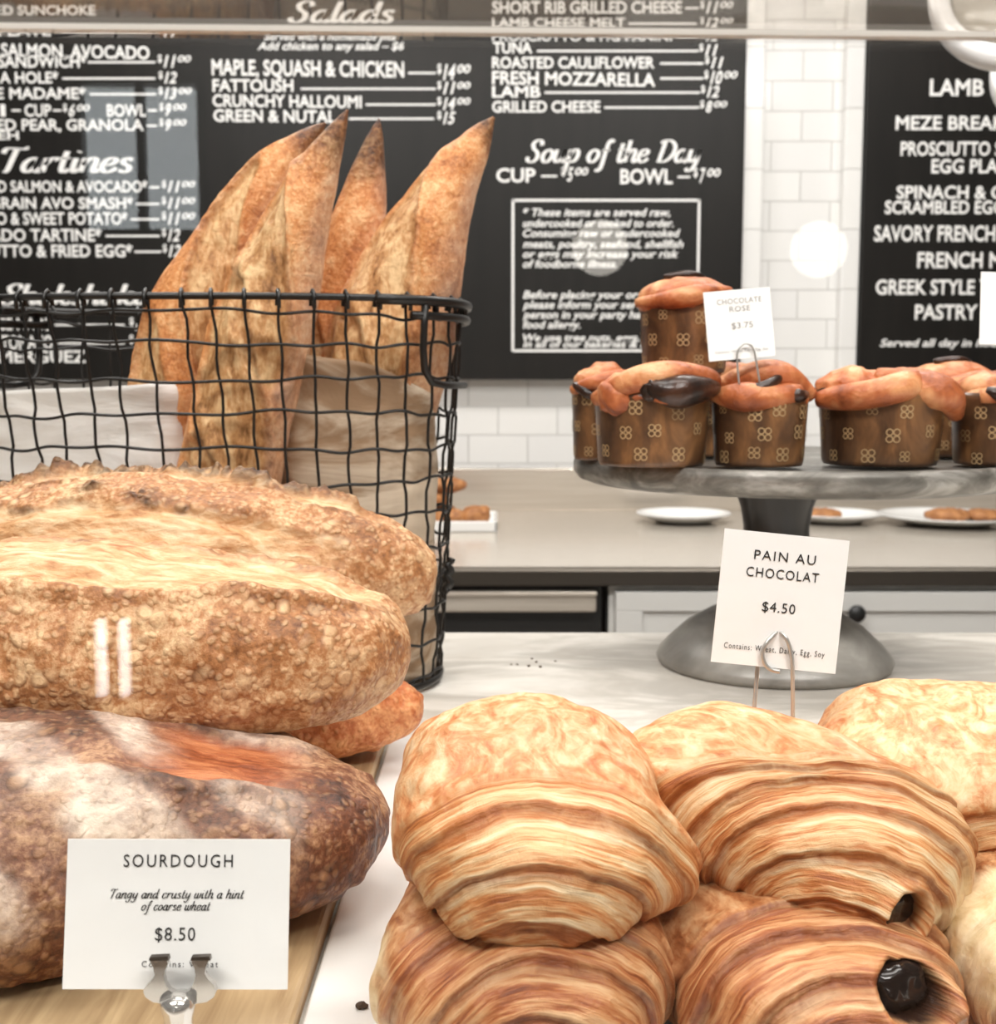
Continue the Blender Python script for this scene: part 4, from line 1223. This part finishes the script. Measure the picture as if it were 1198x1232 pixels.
def cake(px, pyb, wpx, hpx, Y, style, label, zb=None, seed=1, rz=0.0):
    c = P(px, pyb, Y)
    z = ZP if zb is None else zb
    s = Y / F
    Rt = wpx * s / 2
    hh = hpx * s
    t = thing('brioche_cake', (c.x, Y, z), label, 'cake', 'chocolate rose cakes on the stand', (0, 0, rz))
    Rb = Rt * 0.92
    R_at = lambda zz: Rb + (Rt - Rb) * min(max(zz / hh, 0), 1)
    mb = MB()
    prof = [(0.001, 0.001), (Rb * 0.97, 0.0005), (Rb, 0.003)] + [(R_at(hh * k / 10), hh * k / 10) for k in range(1, 11)] + [(Rt - 0.0015, hh), (Rt - 0.003, hh * 0.85)]
    V0 = len(mb.v)
    mb.lathe(prof, seg=72, cap=False)
    rs_ = random.Random(seed)
    for i in range(9):
        for j in range(3):
            th = 2 * PI * (i + 0.5 * j) / 9 + rs_.uniform(-.12, .12) + seed
            flower(mb, R_at, th, hh * (0.16 + 0.31 * j) + rs_.uniform(-.003, .003), rs_.uniform(0.0046, 0.0064))
    mb.build('paper_cup', [MAT['cup'], MAT['cup_print']], t)
    d = MB()
    blob_pts(d, (0, 0, hh * 0.93), (Rt * 0.985, Rt * 0.985, hh * 0.26), seed, 30, 0.12)
    sw = MB()
    if style == 'swirl':       # dark rolled strip curling over the front edge
        blob_pts(d, (-Rt * 0.45, -Rt * 0.45, hh * 0.95), (Rt * 0.55, Rt * 0.5, hh * 0.34), seed + 1, 24, 0.2)
        roll(d, [(-Rt * 1.0, -0.3 * Rt, hh * 0.9), (-Rt * 0.5, -Rt * .8, hh * 1.12), (Rt * .2, -Rt * .85, hh * 1.22), (Rt * .8, -Rt * .6, hh * 1.17), (Rt * 1.05, -.2 * Rt, hh * 1.08)], Rt * 0.24, seed)
        roll(sw, [(-Rt * .18, -Rt * 1.0, hh * 1.06), (Rt * .2, -Rt * 1.06, hh * 1.0), (Rt * .6, -Rt * .9, hh * 1.03), (Rt * .98, -Rt * .52, hh * 1.06)], Rt * 0.27, seed + 1)
        blob_pts(sw, (-Rt * .08, -Rt * 0.98, hh * 1.04), (Rt * .22, Rt * .16, hh * .17), seed + 3, 16, 0.3)
        roll(d, [(-Rt * .1, -Rt * 1.1, hh * .9), (Rt * .3, -Rt * 1.16, hh * .87), (Rt * .9, -Rt * .72, hh * .93)], Rt * 0.06, seed)
    elif style == 'twist':
        roll(d, [(-Rt * 1.0, -.3 * Rt, hh * 1.0), (-Rt * .5, -.8 * Rt, hh * .98), (Rt * .1, -.8 * Rt, hh * .98), (Rt * .7, -.6 * Rt, hh * 1.05)], Rt * .3, seed)
        roll(d, [(-Rt * .9, .1 * Rt, hh * 1.1), (-Rt * .3, -.3 * Rt, hh * 1.25), (Rt * .4, -.4 * Rt, hh * 1.25), (Rt * 1.05, -.1 * Rt, hh * 1.0)], Rt * .32, seed + 4)
        roll(sw, [(-Rt * .7, -.78 * Rt, hh * .98), (-Rt * .4, -.92 * Rt, hh * 1.05), (0.0, -.85 * Rt, hh * 1.16), (Rt * .3, -.6 * Rt, hh * 1.27)], Rt * .13, seed)
        blob_pts(sw, (-Rt * .45, -.9 * Rt, hh * 1.0), (Rt * .3, Rt * .15, hh * .12), seed + 2, 16, .35)
        roll(sw, [(Rt * .35, -.75 * Rt, hh * 1.06), (Rt * .6, -.78 * Rt, hh * 1.0), (Rt * .85, -.5 * Rt, hh * 1.02)], Rt * .14, seed)
    elif style == 'knot':      # thick crossed ropes spilling over the cup
        roll(d, [(-Rt * 1.12, -.35 * Rt, hh * .93), (-Rt * .5, -.9 * Rt, hh * 1.0), (Rt * .1, -.85 * Rt, hh * 1.12), (Rt * .4, -.4 * Rt, hh * 1.22)], Rt * .25, seed)
        roll(d, [(-Rt * .2, -.35 * Rt, hh * 1.25), (Rt * .3, -.7 * Rt, hh * 1.12), (Rt * .8, -.75 * Rt, hh * .98), (Rt * 1.1, -.35 * Rt, hh * .72)], Rt * .27, seed + 2)
        blob_pts(d, (-Rt * .5, -.05 * Rt, hh * 1.12), (Rt * .55, Rt * .6, hh * .24), seed + 5, 24, .2)
        blob_pts(d, (Rt * .55, .1 * Rt, hh * 1.12), (Rt * .55, Rt * .55, hh * .25), seed + 6, 24, .2)
        blob_pts(d, (Rt * .12, -.4 * Rt, hh * 1.27), (Rt * .12, Rt * .1, hh * .08), seed + 7, 12, .4)
        roll(sw, [(-Rt * 1.05, -.05 * Rt, hh * 1.05), (-Rt * .8, -.5 * Rt, hh * 1.06), (-Rt * .3, -.66 * Rt, hh * 1.10)], Rt * .08, seed)
    elif style == 'dome':
        blob_pts(d, (0, 0, hh * 1.05), (Rt * 1.02, Rt * 1.02, hh * .30), seed + 1, 28, .1)
        roll(d, [(-Rt * 1.08, -.2 * Rt, hh * .98), (-Rt * .4, -.9 * Rt, hh * 1.0), (Rt * .3, -.95 * Rt, hh * 1.08), (Rt * .9, -.5 * Rt, hh * 1.12)], Rt * .22, seed)
        roll(sw, [(-Rt * .5, -.2 * Rt, hh * 1.34), (0, -.3 * Rt, hh * 1.36), (Rt * .4, -.1 * Rt, hh * 1.34)], Rt * .1, seed)
    else:                      # fold
        roll(d, [(-Rt * 1.0, -.4 * Rt, hh * .95), (-Rt * .3, -.95 * Rt, hh * 1.05), (Rt * .5, -.8 * Rt, hh * 1.1), (Rt * 1.0, -.1 * Rt, hh * 1.05)], Rt * .26, seed)
        blob_pts(d, (0, .1 * Rt, hh * 1.05), (Rt * .9, Rt * .8, hh * .25), seed + 1, 24, .2)
        roll(sw, [(-Rt * .95, -.5 * Rt, hh * 1.02), (-Rt * .7, -.8 * Rt, hh * .95), (-Rt * .45, -.98 * Rt, hh * .86)], Rt * .17, seed)
    d.build('dough_top', MAT['dough'], t)
    sw.build('chocolate_swirl', MAT['swirl'], t)
    return t
cake(727, 550, 80, 88, 0.905, 'fold', 'small chocolate swirled cake at the left end of the stand, behind another', seed=2)
cake(783, 566, 138, 88, 0.842, 'swirl', 'cake with glossy black chocolate roll on its edge, under the stacked cake', seed=3)
cake(912, 567, 114, 84, 0.838, 'twist', 'twisted chocolate cake holding the wire of the tilted name card', seed=5)
cake(1057, 567, 146, 84, 0.850, 'knot', 'wide cake with thick knotted plain dough spilling over its cup', seed=7)
cake(1202, 565, 116, 86, 0.850, 'fold', 'chocolate cake cut off by the right side of the picture', seed=9, rz=0.4)
cake(850, 552, 110, 88, 0.965, 'fold', 'cake in the back row, just showing between the black rolled and twisted ones', seed=12)
cake(1140, 552, 100, 84, 0.955, 'dome', 'cake in the back row peeking out beside the knotted one', seed=14)
cake(822, 466, 106, 84, 0.915, 'dome', 'single plain-topped cake stacked on the others beside the tilted card', zb=P(822, 449, 0.915).z, seed=16)

# ------------------------------------------------------------------ price cards and holders
def card(name, tl, tr, br, bl, Yt, Yb, label, cat='price card', th=0.0005):
    a, b, c, d = P(*tl, Yt), P(*tr, Yt), P(*br, Yb), P(*bl, Yb)
    wd = ((b - a).length + (c - d).length) / 2
    ht = ((a - d).length + (b - c).length) / 2
    xv = ((b - a) + (c - d)).normalized()
    zv = ((a - d) + (b - c)).normalized()
    yv = zv.cross(xv).normalized()
    zv = xv.cross(yv).normalized()
    Mx = Matrix((xv, yv, zv)).transposed().to_euler()
    t = thing(name, d, label, cat, rot=Mx)
    MB().box(0, wd, 0, th, 0, ht).build('card', MAT['card'], t)
    def lay(s, u0, u1, v_base, caph, script=False, mat='ink', bold=0.0, spacing=1.0, nm='lettering', shear=0):
        if script:
            geo = script_geo(s, 0.3, 0.25, 0.34, 0.08); cn = 1.75
        else:
            geo = text_geo(s, bold, shear, spacing); cn = cap()
        v, f = geo
        x0, x1 = v[:, 0].min(), v[:, 0].max()
        X = (u0 + (v[:, 0] - x0) / (x1 - x0) * (u1 - u0)) * wd
        Z = v_base * ht + v[:, 1] / cn * caph * ht
        MB().add([(X[i], -0.0003, Z[i]) for i in range(len(X))], f, 0, False).build(nm, MAT[mat], t)
    return t, lay, wd, ht
# sourdough card: 270 x 181 px
t, lay, wd, ht = card('price_card', (80, 1007), (350, 1010), (343, 1188), (75, 1190), 0.352, 0.343, 'white price card reading SOURDOUGH, in front of the floured loaf')
lay('SOURDOUGH', 0.255, 0.745, 0.815, 0.083, spacing=1.25)
lay('Tangy and crusty with a hint', 0.20, 0.80, 0.605, 0.062, script=True)
lay('of coarse wheat', 0.34, 0.65, 0.525, 0.062, script=True)
lay('$8.50', 0.405, 0.585, 0.325, 0.085, spacing=1.1)
lay('Contains: Wheat', 0.35, 0.69, 0.148, 0.040, mat='ink', spacing=1.3)
# its clear clip
c0 = P(214, 1200, 0.338)
h = thing('card_clip_stand', (c0.x, c0.y, ZT), 'clear plastic clip stand gripping the SOURDOUGH card', 'card holder')
def px_plate(mb, outline, Y, th):
    n = len(outline)
    A = [P(x, y, Y) - Vector((c0.x, c0.y, ZT)) for x, y in outline]
    B = [p + Vector((0, th, 0)) for p in A]
    mb.add(A + B, [list(range(n))[::-1], [n + i for i in range(n)]] + [[i, (i + 1) % n, n + (i + 1) % n, n + i] for i in range(n)], 0, False)
zc = c0.z - ZT
MB().lathe([(0.019, 0.0005), (0.019, 0.003), (0.006, 0.005), (0.0045, 0.008), (0.0042, zc - 0.006), (0.0050, zc - 0.003), (0.0052, zc), (0.001, zc + 0.0015)], seg=32).build('stem', MAT['clip'], h)
lw = [(180, 1156), (200, 1154), (202, 1160), (198, 1168), (197, 1176), (199, 1184), (204, 1192), (214, 1197), (213, 1206), (198, 1208), (184, 1206), (175, 1200), (172, 1193), (175, 1187), (182, 1180), (186, 1173), (184, 1164)]
rw = [(428 - x - 0, y - 2 if y < 1190 else y) for x, y in lw][::-1]
rw = [(x + 4, y) for x, y in rw]
for o_ in (lw, rw):
    m_ = MB(); px_plate(m_, o_, 0.3385, 0.0022); g_ = m_.build('grip', MAT['clip'], h)
    xa = min(x for x, y in o_ if y < 1165); xb = max(x for x, y in o_ if y < 1165)
    m_ = MB(); px_plate(m_, [(xa, 1152), (xb, 1151), (xb + 1, 1156), (xa - 1, 1156)], 0.3365, 0.002); m_.build('jaw', MAT['dark_steel'], g_)
# pain au chocolat card: rises from the pastry on a bent wire
YC = 0.455
t, lay, wd, ht = card('price_card', (863, 634), (1011, 650), (1007, 810), (855, 796), YC, YC - 0.004, 'white price card reading PAIN AU CHOCOLAT, on a wire above the pastries')
lay('PAIN AU', 0.255, 0.745, 0.795, 0.070, spacing=1.2)
lay('CHOCOLAT', 0.205, 0.785, 0.665, 0.070, spacing=1.15)
lay('$4.50', 0.36, 0.625, 0.415, 0.072, spacing=1.1)
lay('Contains: Wheat, Dairy, Egg, Soy', 0.09, 0.895, 0.115, 0.042, spacing=1.25)
q = lambda X, Y_, dy=0.0: P(820 + X / 4.25, 610 + Y_ / 4.25, YC - 0.005 + dy)
h0 = P(930, 880, YC)
h = thing('wire_card_holder', h0, 'bent steel wire holding the PAIN AU CHOCOLAT card', 'card holder')
path = [q(362, 1190, .002), q(362, 1138, .003), q(388, 815, .006), q(400, 700, .009), q(440, 650, .009), q(490, 632, .004)]
path2 = [q(490, 632, .004), q(530, 665), q(556, 735), q(566, 830), q(568, 1160, .002), q(569, 1210, .002)]
path3 = [q(490, 634, .003), q(440, 685), q(414, 745), q(425, 800), q(455, 830), q(500, 842)]
m_ = MB()
for pp in (path, path2, path3):
    sm = catmull([tuple(p - h0) for p in pp], 8)
    m_.tube([Vector(p) for p in sm], 0.0008, 8)
m_.build('bent_wire', MAT['wire'], h)
# chocolate rose card
t, lay, wd, ht = card('price_card', (845, 351), (925, 345), (933, 427), (853, 435), 0.815, 0.81, 'small tilted white name card among the chocolate cakes', 'name card')
lay('CHOCOLATE', 0.19, 0.86, 0.80, 0.075, mat='grey_ink', spacing=1.1)
lay('ROSE', 0.37, 0.68, 0.685, 0.075, mat='grey_ink', spacing=1.1)
lay('$3.75', 0.38, 0.70, 0.44, 0.085, mat='grey_ink')
lay('Contains: Wheat, Dairy, Egg, Soy', 0.10, 0.90, 0.10, 0.035, mat='grey_ink')
h0 = P(900, 452, 0.81)
h = thing('wire_card_holder', h0, 'thin steel wire loop holding the small name card over the twisted cake', 'card holder')
pp = [P(x, y, 0.808) - h0 for x, y in ((889, 462), (887, 440), (887, 424), (893, 415), (901, 414), (906, 420), (909, 432), (914, 462))]
MB().tube([Vector(p) for p in catmull([tuple(p) for p in pp], 8)], 0.0007, 8).build('bent_wire', MAT['wire'], h)
t, lay, wd, ht = card('price_card', (1184, 329), (1262, 329), (1256, 418), (1178, 414), 0.83, 0.825, 'white name card at the right side of the picture above the cut-off cake', 'name card')
h0 = P(1215, 440, 0.826)
h = thing('wire_card_holder', h0, 'steel wire under the name card at the right side of the picture', 'card holder')
pp = [P(x, y, 0.824) - h0 for x, y in ((1208, 452), (1206, 420), (1210, 405), (1218, 400), (1226, 405), (1230, 420), (1234, 452))]
MB().tube([Vector(p) for p in catmull([tuple(p) for p in pp], 8)], 0.0007, 8).build('bent_wire', MAT['wire'], h)

# ------------------------------------------------------------------ plates and tray on the back counter
def plate(px, py, rpx, Y, label):
    c = P(px, py, Y)
    r = rpx * Y / F
    t = thing('plate', (c.x, Y, ZB), label, 'plate')
    MB().lathe([(0.001, 0.001), (r * 0.55, 0.001), (r * 0.62, 0.004), (r * 0.95, 0.018), (r, 0.022), (r * 0.99, 0.024), (r * 0.93, 0.021), (r * 0.60, 0.008), (0.001, 0.007)], seg=72).build('dish', MAT['ceramic'], t)
    return c, r
def snack(c, items, grp, cat='cookie', name='cookie', lab='brown cookie'):
    for i, (dx, dy, dz, rx, ry, rz_, lb) in enumerate(items):
        m_ = MB(); blob_pts(m_, (0, 0, rz_), (rx, ry, rz_), 80 + i + int(c.x * 100), 18, .18, p=2.4)
        tag(m_.build(name, MAT['cookie'], None, (c.x + dx, c.y + dy, ZB + 0.0075 + dz)), lb, cat, grp)
c, r = plate(822, 622, 57, 2.80, 'white plate on the steel counter, left of the dark cake stand neck')
c, r = plate(1003, 618, 58, 2.80, 'white plate on the steel counter, just right of the cake stand neck')
snack(c, [(-0.03, 0, 0, .045, .04, .012, 'pale flat pastry on the plate right of the stand neck')], 'pastry on plate', 'pastry', 'flat_pastry')
c, r = plate(1140, 620, 82, 2.76, 'large white plate on the steel counter under the right end of the stand')
snack(c, [(0.0, 0, 0, .05, .04, .014, 'brown pastry on the large plate, left of another'), (0.085, 0.01, 0, .045, .04, .013, 'brown pastry on the large plate, right of another')], 'pastries on the large plate', 'pastry', 'flat_pastry')
c = P(560, 628, 2.7)
t = thing('cookie_tray', (c.x - 0.05, 2.7, ZB), 'white rectangular tray of brown cookies beside the basket', 'tray')
MB().box(-0.13, 0.122, -0.10, 0.12, 0.0005, 0.006, bev=0.002).box(-0.13, 0.122, -0.10, -0.092, 0.0005, 0.024, bev=0.003).box(-0.13, 0.122, 0.112, 0.12, 0.0005, 0.024, bev=0.003).box(-0.13, -0.122, -0.1, 0.12, 0.0005, 0.024, bev=0.003).box(0.114, 0.122, -0.1, 0.12, 0.0005, 0.024, bev=0.003).build('dish', MAT['ceramic'], t)
c2 = Vector((c.x - 0.05, 2.7, 0))
snack(c2, [(-0.07, -0.02, 0, .038, .035, .019, 'brown cookie at the bottom left of the tray pile'), (0.015, -0.03, 0, .038, .034, .019, 'brown cookie at the bottom centre of the tray pile'), (0.075, -0.02, 0, .032, .034, .022, 'brown cookie at the right of the tray pile'),
           (-0.02, 0.05, 0, .05, .035, .02, 'brown cookie behind the tray pile'), (-0.035, -0.005, 0.038, .045, .035, .019, 'brown cookie in the middle of the tray pile'), (0.01, 0.0, 0.072, .042, .034, .016, 'brown cookie on top of the tray pile')], 'cookies piled on the tray')

# ------------------------------------------------------------------ crumbs
for i, (px, py, s) in enumerate(((636, 802, .0011), (645, 797, .0009), (622, 800, .0008), (650, 803, .0011), (615, 800, .0007), (640, 793, .0008), (668, 796, .0007))):
    p_ = PZ(px, py, ZT)
    m_ = MB(); blob_pts(m_, (0, 0, s * .6), (s * 1.3, s, s * .7), i, 6, .3)
    tag(m_.build('crumb', MAT['crumb'], None, (p_.x, p_.y, ZT)), 'tiny dark crumb on the marble between basket and cake stand', 'crumb', 'crumbs on the marble')
p_ = PZ(436, 1213, ZT + 0.006)
m_ = MB(); blob_pts(m_, (0, 0, .001), (.0022, .0016, .0012), 3, 8, .4)
tag(m_.build('crumb', MAT['crumb'], None, (p_.x, p_.y, ZT + 0.006)), 'dark crumb on the white tray beside the floured loaf', 'crumb')

# ------------------------------------------------------------------ glass guard and what stands behind the viewer
zline = P(599, 35, GY).z
t = thing('glass_guard', (0, GY, ZT), 'clear glass guard with bright upper edge in front of the breads', 'glass guard', rot=(0, 0, YAW))
hz = zline - ZT
MB().box(-1.5, 1.5, 0.0, 0.006, 0.001, hz - 0.0009).build('front_pane', MAT['glass'], t)
MB().box(-1.5, 1.5, -0.05, 0.0, hz + 0.0005, hz + 0.0085).build('shelf_pane', MAT['dusty_veiled_glass'], t)
MB().box(-1.5, 1.5, 0.0, 0.0032, hz - 0.0008, hz + 0.0005).build('polished_edge', MAT['glass_edge'], t)

for i, (px, py) in enumerate(((722, 298), (985, 300))):
    v = mirror(P(px, py, 5.0))
    t = thing('globe_pendant', v, 'lit white globe pendant, %s of the two reflected in the glass' % ('left' if i == 0 else 'right'), 'pendant lamp', 'globe pendants')
    d, f = cubesphere(16)
    link('globe', mesh('globe', d * 0.113, f), MAT['globe'], t)
    MB().tube([(0, 0, 0.112), (0, 0, CEIL - v.z)], 0.004, 8).build('cord', MAT['black'], t)
    MB().lathe([(0.05, CEIL - v.z - 0.02), (0.05, CEIL - v.z)], seg=24).build('canopy', MAT['black'], t)

# added lamp and table, unseen; the tubes only make two bright bars in the glass
pv = [mirror(P(px, 786, 1.3)) for px in (120, 148)]
mid = (pv[0] + pv[1]) / 2
t = thing('added_side_table', (mid.x, mid.y, 0), 'added small black side table behind the viewer, carrying the added lamp', 'side table')
zt = mid.z - 0.060
MB().box(-0.16, 0.16, -0.16, 0.16, zt - 0.02, zt, bev=0.004).build('table_top', MAT['black'], t)
for sx_ in (-1, 1):
    for sy_ in (-1, 1):
        MB().box(sx_ * 0.14 - 0.012, sx_ * 0.14 + 0.012, sy_ * 0.14 - 0.012, sy_ * 0.14 + 0.012, 0.0, zt - 0.02).build('leg', MAT['black'], t)
t = thing('added_glint_lamp', (mid.x, mid.y, zt), 'added lamp with two short glowing tubes, making bright bars in the glass', 'lamp')
MB().box(-0.03, 0.03, -0.02, 0.02, 0.0005, 0.012, bev=0.003).build('base', MAT['black'], t)
for p_ in pv:
    x = p_.x - mid.x
    MB().tube([(x, p_.y - mid.y, 0.0115), (x, p_.y - mid.y, 0.020), (x, p_.y - mid.y, 0.095), (x, p_.y - mid.y, 0.097)], [0.0055, 0.0058, 0.0058, 0.004], 12).build('tube', MAT['tube'], t)
